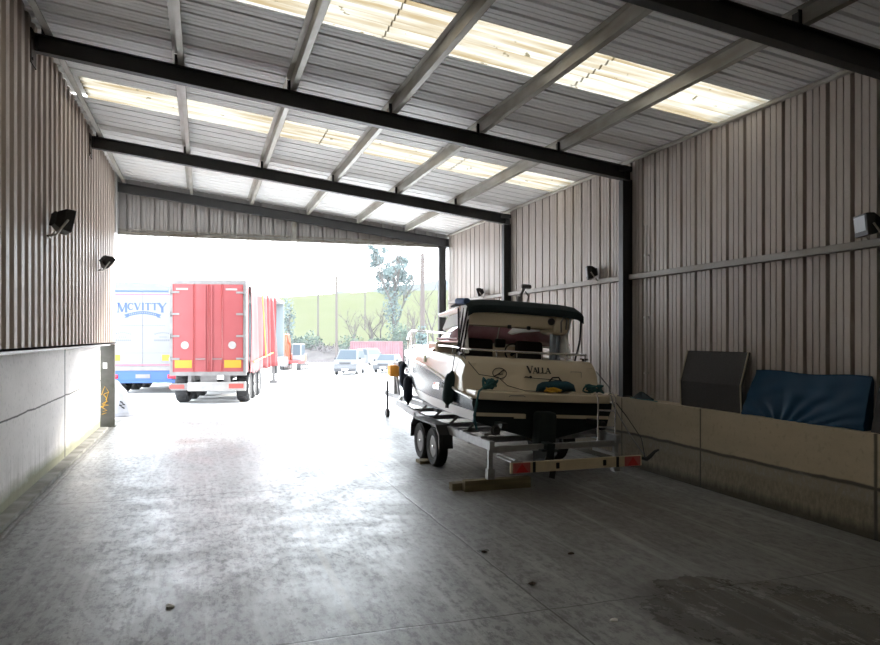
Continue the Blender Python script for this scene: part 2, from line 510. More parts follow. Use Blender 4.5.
# lettering built from strokes -----------------------------------------------------------
def seg2d(mb, a, b, wd, f):
    a = Vector(a); b = Vector(b); d = (b - a).normalized(); n = Vector((-d.y, d.x)) * wd / 2
    q = [a + n, a - n, b - n, b + n]
    f(mb, q)
GLYPH = {
 'M': ([((.08, 0), (.12, 1), .07), ((.12, 1), (.5, .05), .2), ((.5, .05), (.88, 1), .07), ((.88, 1), (.92, 0), .2)], [(.08, 0), (.92, 0), (.08, 1), (.92, 1)], 1.05),
 'V': ([((.1, 1), (.47, 0), .2), ((.47, 0), (.82, 1), .08)], [(.1, 1), (.82, 1)], .92),
 'I': ([((.25, 0), (.25, 1), .2)], [(.25, 0), (.25, 1)], .5),
 'T': ([((.45, 0), (.45, 1), .2), ((.06, .96), (.84, .96), .09), ((.07, .8), (.07, 1), .07), ((.83, .8), (.83, 1), .07)], [(.45, 0)], .9),
 'Y': ([((.45, 0), (.45, .48), .2), ((.45, .45), (.08, 1), .2), ((.45, .45), (.84, 1), .08)], [(.45, 0), (.08, 1), (.84, 1)], .92),
 'A': ([((.08, 0), (.43, 1), .08), ((.43, 1), (.82, 0), .2), ((.2, .36), (.66, .36), .08)], [(.08, 0), (.82, 0)], .9),
 'L': ([((.2, 0), (.2, 1), .2), ((.2, .05), (.74, .05), .09), ((.73, 0), (.73, .24), .07)], [(.2, 1)], .8),
 'C': ([((.45 + .36 * math.cos(a0), .5 + .46 * math.sin(a0)), (.45 + .36 * math.cos(a0 + .42), .5 + .46 * math.sin(a0 + .42)), .10 + .10 * max(0, -math.cos(a0 + .2))) for a0 in [.75 + .4 * i for i in range(12)]] + [((.74, .68), (.74, .95), .07)], [], .9),
}
def lettering(mb, text, x0, z0, sizes, y, depth=.004, gap=.04, shear=0.0, top=False, bold=1.0):
    x = x0
    zb = z0
    for ch, h in zip(text, sizes):
        strokes, serifs, adv = GLYPH[ch]
        z0 = zb + (max(sizes) - h if top else 0)
        def put(m, q):
            m.prism([(x + p.x * h, z0 + p.y * h + shear * (x - x0)) for p in q], y - depth, y, 'y')
        for a, b, wd in strokes: seg2d(mb, a, b, wd * bold, put)
        for sx, sz in serifs:
            seg2d(mb, (sx - .15, sz), (sx + .15, sz), .06, put)
        x += (adv + gap) * h
    return x

# ------------------------------------------------------------------ the building
XL, XLC, XRC, XW = -2.08, -2.23, 6.58, 6.83
Y0, Y1 = -7.0, 20.0
def roof_z(x):    # underside of the roof sheets
    return 5.095 + (6.83 - x) * .121
def raft_z(x):    # underside of the rafters
    return 4.706 + (6.83 - x) * .121
def profile(a, b, pitch=.333, depth=.11, pan=0.0, start=0.0):
    """sheet profile along one axis: list of (t, outward offset)"""
    pts = []
    k = math.floor((a - start) / pitch)
    while True:
        s0 = start + k * pitch
        if s0 > b: break
        for t, o in ((0, 0), (.004, depth), (.056, depth), (.060, 0), (.140, 0), (.143, .02), (.153, .02), (.156, 0), (.236, 0), (.239, .02), (.249, .02), (.252, 0)):
            if a <= s0 + t <= b: pts.append((s0 + t, o))
        k += 1
    if not pts or pts[0][0] > a: pts.insert(0, (a, 0))
    if pts[-1][0] < b: pts.append((b, 0))
    return pts

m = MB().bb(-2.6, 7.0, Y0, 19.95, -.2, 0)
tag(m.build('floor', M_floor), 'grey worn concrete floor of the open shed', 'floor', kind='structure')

# roof sheets, with two strips of rooflight in view (and two unseen ones added for lighting)
SKY = [(-2.75, -1.7), (2.35, 3.4), (7.35, 8.4), (12.35, 13.4)]
def roof_strip(a, b, name, m_, dz=0.0, depth=.07, x0=XL - .12, x1=XW + .1, step=None):
    xs = [x0, x1] if not step else [x0 + (x1 - x0) * i / step for i in range(step + 1)]
    pr = profile(a, b, depth=depth)
    mb = MB()
    for i in range(len(xs) - 1):
        rings = [[(xx, t, roof_z(xx) + o + dz) for t, o in pr] for xx in (xs[i], xs[i + 1])]
        mb.loft(rings, cap=False, smooth=False)
    return mb.build(name, m_, recalc=False)
prev = Y0
nroof = 0
strips = []
for a, b in SKY + [(20.25, 20.25)]:
    strips.append((prev, a)); prev = b
mb = MB()
for a, b in strips:
    pr = profile(a, b)
    rings = [[(xx, t, roof_z(xx) + o) for t, o in pr] for xx in (XL - .12, XW + .1)]
    mb.loft(rings, cap=False, smooth=False)
for a, b in SKY:
    mb.add([(XL - .12, a - .02, roof_z(XL - .12) + .02), (-1.80, a - .02, roof_z(-1.80) + .055), (-1.80, b + .02, roof_z(-1.80) + .055), (XL - .12, b + .02, roof_z(XL - .12) + .02)], [(0, 1, 2, 3)])
tag(mb.build('ceiling', M_roof, recalc=False), 'grey ribbed metal roof sheeting of the shed', 'roof', kind='structure')
for i, (a, b) in enumerate(SKY):
    pr = []
    t = a - .3
    while t <= b + .36:
        ph = (t / .15) * 2 * PI
        pr.append((t, .018 * math.sin(ph) + .03)); t += .0375 / 2
    # overlapping lengths of sheet down the slope
    mb = MB()
    cuts = [-1.86, -.4, 2.05, 4.6, XW + .08]
    for j in range(4):
        rings = [[(xx, q, roof_z(xx) + o + (.005 if j % 2 else 0)) for q, o in pr] for xx in (cuts[j], cuts[j + 1] + .02)]
        mb.loft(rings, cap=False, smooth=False)
    tag(mb.build('window_%d' % (i + 1), M_sky, recalc=False), 'dirty cream translucent rooflight strip across the metal roof', 'rooflight', kind='structure')

# side walls of ribbed sheeting
def wall_sheet(name, x, sgn, zlo, ztop, m_, label, a=Y0, b=19.95, pitch=.333, prof=None):
    pr = prof or profile(a, b, pitch, depth=.14, start=.11)
    mb = MB()
    rings = [[(x + sgn * o, t, z) for t, o in pr] for z in (zlo, ztop)]
    mb.loft(rings, cap=False, smooth=False)
    return tag(mb.build(name, m_, recalc=False), label, 'wall', kind='structure')
wall_sheet('wall_right', XW, 1, 1.02, roof_z(XW) + .0, M_wall_r, 'taupe ribbed metal wall above the buff concrete wall')
lp = [(Y0, 0)]
t_ = Y0 + .05
while t_ < 19.2:
    lp += [(t_, 0), (t_ + .04, .045), (t_ + .17, .045), (t_ + .21, 0)]
    t_ += .36
lp.append((19.45, 0))
wall_sheet('wall_left', XL, -1, 1.93, roof_z(XL) + .02, M_wall_l, 'brown grey ribbed metal wall above the pale concrete panels', prof=lp)
tag(MB().bb(XL - .06, XL + .03, 19.40, 20.05, 4.68, roof_z(XL)).bb(XL - .06, XL - .02, 19.40, 19.47, 1.94, 4.68).build('trim_4', M_header), 'grey corner flashing where the brown grey wall meets the gable panel', 'flashing', kind='structure')
mb = MB().bb(-2.55, XLC, Y0, 18.0, 0, 1.94)
tag(mb.build('wall_left_plinth', M_conc_l), 'pale concrete panel wall with green algae along its foot', 'wall', kind='structure')
mb = MB().bb(XRC, XW + .25, Y0, 20.0, 0, 1.1)
tag(mb.build('wall_right_plinth', M_conc_r), 'buff concrete retaining wall with a ledge on top', 'wall', kind='structure')
mb = MB().bb(-2.23, -2.05, Y0, 17.9, 0, .05)
tag(mb.build('baseboard_left', mat('kerb_concrete', (.30, .295, .27), .9, noise_amt=.9, noise_scale=3, col2=(.14, .13, .11))), 'low concrete kerb along the foot of the pale wall', 'kerb', kind='structure')
mb = MB().bb(-2.32, XL + .03, Y0, 19.4, 1.935, 1.965).bb(XL + .005, XL + .03, Y0, 19.4, 1.90, 1.965)
tag(mb.build('trim_1', M_galv2), 'pale metal flashing along the bottom of the brown grey wall sheets', 'flashing', kind='structure')
tag(MB().bb(-2.5, 7.0, Y0 - .1, Y0, 0, 6.3).build('wall_back_blocker', M_wall_l), 'unseen grey brown wall added behind the camera to cut back light', 'wall', kind='structure')  # unseen wall, added to cut the light coming from behind
tag(MB().bb(XW + .10, XW + .13, Y0, 20.1, roof_z(XW) - .35, roof_z(XW) + .16).build('trim_5', M_header), 'grey eaves closure strip behind the top of the taupe wall', 'flashing', kind='structure')
tag(MB().bb(XL - .16, XL - .13, Y0, 20.1, roof_z(XL) - .3, roof_z(XL) + .22).build('trim_6', M_header), 'grey eaves closure strip behind the top of the brown grey wall', 'flashing', kind='structure')
# gable over the opening
pr = profile(-2.05, 6.85, depth=.09, start=.12)
mb = MB()
mb.loft([[(t, 20.02 + o, 4.70) for t, o in pr], [(t, 20.02 + o, roof_z(t) - .0) for t, o in pr]], cap=False, smooth=False)
tag(mb.build('wall_front', M_header, recalc=False), 'grey sheeted gable panel over the wide vehicle opening', 'wall', kind='structure')
mb = MB().bb(-2.05, 6.6, 19.93, 19.99, 4.72, 4.78).bb(-2.05, 6.6, 19.90, 20.0, 4.70, 4.72).bb(-2.05, 6.6, 19.96, 19.99, 4.82, 4.86)
tag(mb.build('trim_2', M_galv), 'galvanised edge trim under the gable panel', 'trim', kind='structure')
mb = MB().tube([(XW - .03, Y0, roof_z(XW) - .05), (XW - .03, 19.9, roof_z(XW) - .05)], .035, 6)
tag(mb.build('trim_3', M_galv), 'galvanised angle along the top of the taupe wall', 'trim', kind='structure')

# rafters (I beams down the slope) and columns
def ibeam_rafter(y, label, ext=(XL + .02, XW - .02), m_=None):
    x0, x1 = ext
    mb = MB()
    for (dz0, dz1, hw) in ((0, .012, .065), (.012, .218, .005), (.218, .23, .065)):
        vs = [(x, y + s * hw, raft_z(x) + dz) for x in (x0, x1) for s in (-1, 1) for dz in (dz0, dz1)]
        mb.add(vs, [(0, 1, 3, 2), (4, 6, 7, 5), (0, 4, 5, 1), (2, 3, 7, 6), (0, 2, 6, 4), (1, 5, 7, 3)])
    # stiffener plates
    for x in (x0 + .02, XRC + .12):
        mb.bb(x - .006, x + .006, y - .06, y + .06, raft_z(x) + .012, raft_z(x) + .218)
    return tag(mb.build('roof_rafter', m_ or M_steel), label, 'roof beam', 'steel rafters under the roof')
RY = [5.53, 10.47, 15.45, 19.86]
ibeam_rafter(RY[0], 'black steel rafter crossing the top corner nearest the camera')
ibeam_rafter(RY[1], 'black steel rafter between the two lit rooflight strips')
ibeam_rafter(RY[2], 'black steel rafter just beyond the smaller rooflight strip')
ibeam_rafter(RY[3], 'black end rafter lightened for glare in front of the gable panel over the opening', m_=M_steel_glare)
def column(y, label, z0=1.1):
    mb = MB()
    x0, x1 = 6.63, 6.81
    zt = raft_z(6.72) - .01
    for a, b in ((x0, x0 + .012), (x1 - .012, x1)): mb.bb(a, b, y - .065, y + .065, z0, zt)
    mb.bb(x0 + .012, x1 - .012, y - .005, y + .005, z0, zt)
    mb.bb(x0 - .02, x1, y - .09, y + .09, z0, z0 + .015)
    # haunch cap under the rafter
    mb.bb(x0 - .06, x1, y - .066, y + .066, raft_z(6.72) + .14, raft_z(6.72) + .22)
    return tag(mb.build('steel_column', M_steel), label, 'column', 'black columns along the right wall')
column(RY[0], 'black steel column standing on the ledge beside the end of the blue tarpaulin')
column(RY[1], 'black steel column on the ledge to the right of the boat stern')
column(RY[2], 'black steel column rising behind the boat canopy')
# end column stands on the floor by the opening
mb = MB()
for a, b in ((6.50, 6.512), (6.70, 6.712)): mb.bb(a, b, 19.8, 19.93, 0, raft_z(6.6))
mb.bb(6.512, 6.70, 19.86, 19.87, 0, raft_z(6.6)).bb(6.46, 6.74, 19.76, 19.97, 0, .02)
tag(mb.build('steel_column', M_steel_glare), 'black column lightened for glare at the edge of the opening behind the boat', 'column')
for y in RY[1:3]:
    pass
# hanger post in the middle of the gable
mb = MB().bb(2.30, 2.42, 19.88, 19.92, 4.74, raft_z(2.3)).bb(2.27, 2.45, 19.84, 19.95, 4.72, 4.76)
tag(mb.build('gable_hanger', M_galv), 'short grey steel hanger in the middle of the gable panel', 'steel post')

# purlins, Z sections, one per run
PX = [-1.93, -.32, 1.19, 2.68, 4.08, 5.47]
PL = ['galvanised purlin lying along the top of the brown grey wall',
      'galvanised roof purlin, second from the brown grey wall',
      'galvanised roof purlin, third from the brown grey wall',
      'galvanised roof purlin midway across the roof, fourth from the brown grey wall',
      'galvanised roof purlin, fifth from the brown grey wall',
      'galvanised roof purlin nearest the taupe wall']
for x, l in zip(PX, PL):
    zb = raft_z(x) + .228
    p = thing('roof_purlin', (x, 19.8, zb), l, 'purlin', 'galvanised purlins under the roof')
    mb = MB()
    h = roof_z(x) - zb - .004
    mb.bb(-.003, .003, Y0 - 19.8, 0, 0, h).bb(0, .078, Y0 - 19.8, 0, 0, .005).bb(-.075, 0, Y0 - 19.8, 0, h - .005, h).bb(.073, .078, Y0 - 19.8, 0, 0, .022)
    mb.build('section', M_galv, p)
    for y in RY[:3]:
        c = MB().bb(-.05, -.006, y - 19.8 - .06, y - 19.8 - .05, -.004, h * .9).bb(-.012, -.006, y - 19.8 - .06, y - 19.8 + .06, -.004, h * .9)
        c.build('cleat', M_steel, p)
# sheeting rails along the right wall
for (a, b, l) in ((Y0, RY[0] - .08, 'galvanised wall rail behind the camera side of the taupe wall'),
                  (RY[0] + .08, RY[1] - .08, 'galvanised wall rail above the grey mat and blue tarpaulin'),
                  (RY[1] + .08, RY[2] - .08, 'galvanised wall rail between the two black columns behind the boat'),
                  (RY[2] + .08, 19.7, 'galvanised wall rail at the opening end behind the boat cabin')):
    mb = MB().bb(XW - .10, XW - .002, a, b, 3.13, 3.136).bb(XW - .10, XW - .094, a, b, 3.05, 3.136).bb(XW - .10, XW - .002, a, b, 3.05, 3.056)
    tag(mb.build('wall_rail', M_rail), l, 'wall rail', 'galvanised rails on the right wall')
# dark brackets where rafters pass the left wall sheets
for y, l in ((RY[1], 'rusty brown end plate of the rafter on the left wall, by the big lit rooflight'), (RY[2], 'rusty brown end plate on the left wall nearer the opening')):
    mb = MB().bb(XL - .0, XL + .015, y - .2, y + .10, raft_z(XL) - .2, raft_z(XL) + .24).bb(XL + .015, XL + .03, y - .17, y - .14, raft_z(XL) - .16, raft_z(XL) - .13).bb(XL + .015, XL + .03, y - .17, y - .14, raft_z(XL) + .1, raft_z(XL) + .13)
    tag(mb.build('end_plate', mat('rusty_plate', (.075, .058, .045), .8, noise_amt=.6, noise_scale=9)), l, 'steel plate', 'rafter end plates on the left wall')
# post at the end of the concrete panels
p = thing('end_post', (-2.12, 18.42, 0), 'dark grey steel post with yellow spray marks at the end of the pale wall', 'post')
MB().bb(-.18, .16, -.1, -.085, 0, 1.93).bb(-.18, -.165, -.085, .75, 0, 1.93).bb(.145, .16, -.085, .0, 0, 1.93).bb(-.2, .18, -.14, .1, 0, .02).build('post_body', M_post, p)
mb = MB()
random.seed(3)
pts = [(-.13 + .16 * random.random() + (.03 if k % 2 else -.02), .30 + .030 * k) for k in range(18)]
mb.tube([(x, -.104, z) for x, z in pts], .009, 5)
mb.tube([(-.12, -.104, .75), (-.05, -.104, .95), (.03, -.104, .82), (-.02, -.104, .6), (-.1, -.104, .45)], .008, 5)
tag(mb.build('spray_mark', M_gold, p), 'yellow spray scribble')
tag(MB().bb(-.09, .0, -.105, -.1, 1.36, 1.5).build('notice', M_paper, p), 'small pale notice')
# conduit on the right wall
mb = MB().tube([(XW - .04, 9.98, 1.12), (XW - .04, 9.98, 3.9)], .016, 8)
for z in (1.5, 2.4, 3.4): mb.bb(XW - .07, XW - .001, 9.95, 10.01, z, z + .03)
tag(mb.build('wall_conduit', mat('pale_conduit', (.6, .58, .55), .5)), 'thin pale vertical pipe on the taupe wall beside the black column', 'pipe')

# ------------------------------------------------------------------ the yard and land beyond
def ground_z(y):
    return 0 if y < 36 else (-.85 * min(1, (y - 36) / 18) - max(0, y - 54) * .006)
mb = MB()
ys = [19.95, 24, 28, 32, 36, 38, 42, 46, 50, 54, 60, 70, 85, 100, 112]
mb.loft([[(x, y, ground_z(y) - .004) for x in (-70, -30, -10, 0, 10, 25, 50, 90)] for y in ys], cap=False, smooth=True)
tag(mb.build('ground', M_yard, recalc=False), 'pale sunlit concrete yard outside the shed', 'ground', kind='structure')
mb = MB().bb(-40, 40, -60, Y0, -.3, -.02)
tag(mb.build('ground_bounce', M_yard), 'unseen pale concrete ground added behind the camera for bounce light', 'ground', kind='structure')  # out of view, added to bounce light
def at(u, d):     # world x, y at image column u and depth d
    r = (u - 440) / 719.12 * d
    return (r * math.cos(YAW) + d * math.sin(YAW), d * math.cos(YAW) - r * math.sin(YAW))
def grid_strip(rows, m_, name, label, cat):
    mb = MB(); mb.loft(rows, cap=False, smooth=True)
    return tag(mb.build(name, m_, recalc=False), label, cat, kind='structure')
rows = []
for d, zb, tilt in ((98, .2, 0), (120, 3.0, .2), (150, 6.6, .5), (190, 10.6, .8), (235, 14.2, 1.0), (260, 14.9, 1.0)):
    row = []
    for k in range(15):
        u = 150 + k * 50
        x, y = at(u, d)
        row.append((x, y, zb + tilt * (2.6 * math.sin((u - 240) / 120.) + .004 * (u - 300))))
    rows.append(row)
grid_strip(rows, M_field, 'field', 'pale green sloping pasture beyond the yard', 'field')
rows = []
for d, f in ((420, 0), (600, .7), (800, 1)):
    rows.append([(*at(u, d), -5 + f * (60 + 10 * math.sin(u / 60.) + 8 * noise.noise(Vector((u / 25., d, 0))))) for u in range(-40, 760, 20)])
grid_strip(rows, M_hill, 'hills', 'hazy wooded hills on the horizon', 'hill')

def leaf_cloud(mb, blobs, n, size, seed, flat=False):
    rnd = random.Random(seed)
    for _ in range(n):
        c, r = rnd.choice(blobs)
        v = Vector((rnd.gauss(0, 1), rnd.gauss(0, 1), rnd.gauss(0, 1))).normalized() * (rnd.random() ** .4)
        p = Vector((c[0] + v.x * r[0], c[1] + v.y * r[1], c[2] + v.z * r[2]))
        a = Vector((rnd.gauss(0, 1), rnd.gauss(0, 1), rnd.gauss(0, 1))).normalized()
        b = a.orthogonal().normalized(); c2 = a.cross(b)
        s = size * rnd.uniform(.6, 1.3)
        mb.add([p + b * s, p + c2 * s * .6, p - b * s, p - c2 * s * .6], [(0, 1, 2, 3)])
def branches(mb, base, h, r, seed, levels=3, spread=.5, upness=.75, twigs=4):
    rnd = random.Random(seed)
    tips = []
    def grow(p, d, L, r0, lv):
        pts = [p]; q = p; dd = d
        for i in range(3):
            dd = (dd + Vector((rnd.gauss(0, .12), rnd.gauss(0, .12), .06))).normalized()
            q = q + dd * L / 3; pts.append(q)
        mb.tube(pts, [r0, r0 * .85, r0 * .7, r0 * .5], 5 if lv > 1 else 4, cap=False)
        if lv == 0: tips.append(q); return
        for k in range(rnd.randint(twigs - 1, twigs + 1)):
            t = rnd.uniform(.35, 1); i = min(2, int(t * 3))
            b = pts[i].lerp(pts[i + 1], t * 3 - i)
            nd = (dd * upness + Vector((rnd.gauss(0, spread), rnd.gauss(0, spread), rnd.gauss(.1, spread * .5)))).normalized()
            grow(b, nd, L * rnd.uniform(.5, .75), r0 * .5, lv - 1)
    grow(Vector(base), Vector((rnd.gauss(0, .05), rnd.gauss(0, .05), 1)).normalized(), h * .5, r, levels)
    return tips
def bare_tree(u, d, h, seed, label, r=.12, zb=-1.0, leaf=None, **kw):
    x, y = at(u, d)
    t = thing('bare_tree', (x, y, zb), label, 'tree', 'bare trees behind the yard')
    mb = MB(); tips = branches(mb, (0, 0, 0), h, r, seed, **kw)
    mb.build('trunk', M_bare, t, recalc=False)
    return t
# ivy clad tree
x, y = at(394, 92)
t = thing('ivy_tree', (x, y, -1), 'tall ivy-clad tree standing above the scrub behind the yard', 'tree')
mb = MB()
tips = branches(mb, (0, 0, 0), 15, .32, 11, levels=3, spread=.36, upness=.95, twigs=4)
mb.build('trunk', M_bark, t, recalc=False)
mb = MB()
leaf_cloud(mb, [((-.3, 0, 5.5), (1.0, 1, 2.2)), ((.2, 0, 8.2), (1.5, 1.4, 2)), ((-1.6, 0, 9.8), (.9, .9, 1.1)), ((1.6, 0, 9.6), (.8, .8, 2)), ((.2, 0, 11.3), (1.1, 1, 1.6)), ((-.9, .2, 11.4), (.6, .6, 1.2)), ((1.3, 0, 12.2), (.5, .5, 1.1)), ((0, 0, 3), (.7, .7, 2.5))] + [(tuple(p), (.45, .45, .5)) for p in tips[:40]] + [((-.2, 0, 7), (1.3, 1.2, 2.5))] * 6 + [((-.9, 0, 9.6), (1.3, 1, 1.6))] * 4 + [((1.2, 0, 10.3), (.9, .9, 2))] * 5, 4200, .2, 5)
mb.build('foliage', M_ivy, t, recalc=False)
for u, d, h, s, l in ((372, 96, 8, 21, 'bare spindly tree just left of the ivy-clad tree'),
                      (412, 88, 9, 23, 'bare branching tree between the ivy-clad tree and the ivied pole'),
                      (352, 100, 7.5, 51, 'small bare tree between the tall pole and the thin distant pole'),
                      (384, 98, 8.5, 53, 'bare tree directly behind the foot of the ivy-clad tree'),
                      (404, 99, 8, 57, 'bare tree right behind the ivy-clad tree, on its right side'),
                      (433, 94, 11, 29, 'bare tree at the edge of the opening beside the end column')):
    bare_tree(u, d, h, s, l, r=.16, levels=3, spread=.5, upness=.9, twigs=4)
def bush(u, d, wdt, h, seed, label, m_, zb=-1.1, n=700, size=.17, name='bush', group='bushes along the yard edge'):
    x, y = at(u, d)
    t = thing(name, (x, y, zb), label, 'bush', group)
    rnd = random.Random(seed)
    bl = []
    for k in range(7):
        bl.append(((rnd.uniform(-.7, .7) * wdt / 2, rnd.uniform(-.5, .5) * wdt / 2, h * rnd.uniform(.3, .75)), (wdt * .24, wdt * .24, h * .3)))
    mb = MB(); leaf_cloud(mb, bl, n, size, seed)
    mb.build('foliage', m_, t, recalc=False)
    mb = MB()
    for k in range(5):
        a = rnd.uniform(0, 6.3)
        mb.tube([(0, 0, 0), (math.cos(a) * wdt * .12, math.sin(a) * wdt * .12, h * .35), (math.cos(a) * wdt * .28, math.sin(a) * wdt * .28, h * .75)], [.06, .04, .02], 5)
    mb.build('stem', M_bark, t, recalc=False)
    return t
bush(352, 92, 3.8, 4.6, 31, 'dark green bush between the tall pole and the maroon container', M_bush)
bush(399, 89, 4.4, 4.9, 33, 'round dark green bush below the ivy-clad tree', M_bush)
bush(375, 95, 5, 3.4, 35, 'low dark evergreen bush behind the maroon container', M_bush)
bush(312, 94, 3.8, 4.0, 37, 'dark green bush on the scrub bank below the telegraph pole', M_bush)
bush(297, 97, 2.6, 3.4, 39, 'small green bush behind the orange machine', M_bush)
bush(286.5, 92, 2.4, 9.0, 41, 'tall narrow evergreen beside the front of the red trailer', M_ivy, zb=-1, name='tall_evergreen')
bush(424, 70, 1.6, 4.4, 43, 'ivy mass climbing the foot of the crossarm pole', M_ivy, zb=-1)
# scrub bank
mb = MB()
rnd = random.Random(3)
bl = []
for u in range(150, 460, 7):
    x, y = at(u, 92 + rnd.uniform(-1, 4))
    bl.append(((x, y, rnd.uniform(.0, .7)), (1.1, 1.2, rnd.uniform(.7, 1.2))))
leaf_cloud(mb, bl, 5200, .16, 9)
tag(mb.build('scrub', M_scrub, recalc=False), 'tangled grey brown scrub along the bank at the yard edge', 'scrub', kind='stuff')
mb = MB()
rows = []
for dd, z in ((88, -1.1), (91, .1), (96, .9), (101, .5)):
    rows.append([(*at(u, dd), z + .35 * noise.noise(Vector((u / 18., dd / 3., 0)))) for u in range(140, 470, 6)])
mb.loft(rows, cap=False, smooth=True)
tag(mb.build('bank', mat('bank_soil', (.075, .068, .068), .95, spec=0.0, noise_amt=.8, noise_scale=.8, col2=(.12, .11, .108)), recalc=False), 'grey brown earth bank below the scrub', 'bank', kind='structure')
def pole(u, d, ztop, r, label, arm=0, zb=-1.1):
    x, y = at(u, d)
    t = thing('utility_pole', (x, y, zb), label, 'pole', 'utility poles beyond the yard', rz=-YAW)
    MB().tube([(0, 0, 0), (0, 0, ztop - zb)], [r, r * .7], 8).build('shaft', M_pole, t)
    if arm:
        MB().bb(-arm, arm, -.06, .06, ztop - zb - .6, ztop - zb - .45).build('crossarm', M_pole, t)
        for q in (-.8, .8):
            MB().lathe([(.05, 0), (.07, .08), (.03, .2)], (arm * q, 0, ztop - zb - .45), n=8).build('insulator', M_grey, t)
pole(336.5, 85, 9.3, .17, 'tall plain pole standing in front of the pale green field')
pole(318, 112, 9.3, .17, 'telegraph pole with a crossarm halfway along the green field', arm=.95)
pole(365, 118, 10.8, .14, 'thin distant pole to the right of the tall plain pole')
pole(422.5, 70, 10.2, .26, 'stout pole with one crossarm near the end column', arm=1.0)

hz = bpy.data.materials.new('hazy_air'); hz.use_nodes = True
t_ = hz.node_tree; t_.nodes.remove(t_.nodes['Principled BSDF'])
vs_ = t_.nodes.new('ShaderNodeVolumeScatter'); vs_.inputs['Density'].default_value = HAZE; vs_.inputs['Anisotropy'].default_value = .3
vs_.inputs['Color'].default_value = (.93, .97, 1, 1)
t_.links.new(vs_.outputs[0], t_.nodes['Material Output'].inputs['Volume'])
ho = MB().bb(-70, 120, 43, 112, -3, 26).build('haze', hz)
tag(ho, 'thin pale haze hanging over the yard and fields', 'haze', kind='stuff')
# container
x, y = at(377, 86)
t = thing('shipping_container', (x, y, -1.05), 'maroon corrugated shipping container at the back of the yard', 'container', rz=-YAW)
pr = []
k = 0
xx = -3.0
while xx < 2.98:
    pr += [(xx, 0), (xx + .07, .036), (xx + .14, .036), (xx + .21, 0)]; xx += .28
mb = MB()
mb.loft([[(a, -1.2 + b, z) for a, b in pr] for z in (.15, 2.45)], cap=False, smooth=False)
mb.bb(-3.0, 3.0, -1.15, 1.2, .15, 2.45)
mb.build('side_panel', M_cont, t)
MB().bb(-3.03, 3.03, -1.22, 1.22, 2.45, 2.59).build('top_rail', M_cont, t)
MB().bb(-3.03, 3.03, -1.22, 1.22, 0, .15).build('bottom_rail', M_cont, t)
for a in (-3.0, 3.0):
    for b in (-1.19, 1.19):
        MB().bb(a - .06, a + .06, b - .06, b + .06, 0, 2.6).build('corner_post', M_cont, t)

# ------------------------------------------------------------------ wheels and cars
def wheel_mesh(parent, c, rad, wid, m_rim, name='wheel', dual=False, n=28):
    """c: centre, axle along local x; rim dish faces sign of c.x"""
    sg = 1 if c[0] >= 0 else -1
    ri = rad * .58
    h = wid / 2
    mb = MB().lathe([(ri, -h * .8), (rad * .9, -h), (rad * .985, -h * .7), (rad, 0), (rad * .985, h * .7), (rad * .9, h), (ri, h * .8), (ri * .97, 0)], axis='x', n=n, closed=True)
    for k in range(n):      # tread blocks
        a = 2 * PI * (k + .5) / n
        mb.box((0, math.cos(a) * rad * .996, math.sin(a) * rad * .996), (wid * .7, rad * .09, rad * .02), rx=a - PI / 2)
    w_ = mb.build(name, M_rubber, parent, loc=None)
    w_.location = c
    d = .45 * h
    MB().lathe([(ri * .99, h * .75 * sg), (ri * .92, h * .85 * sg), (ri * .82, h * .4 * sg), (ri * .5, h * .25 * sg), (ri * .42, h * .6 * sg), (ri * .16, h * .75 * sg)], axis='x', n=n).build('rim', m_rim, w_)
    MB().lathe([(ri * .15, h * .6 * sg), (ri * .15, h * .86 * sg), (ri * .06, h * .92 * sg)], axis='x', n=12).build('hub_cap', M_chrome, w_)
    return w_

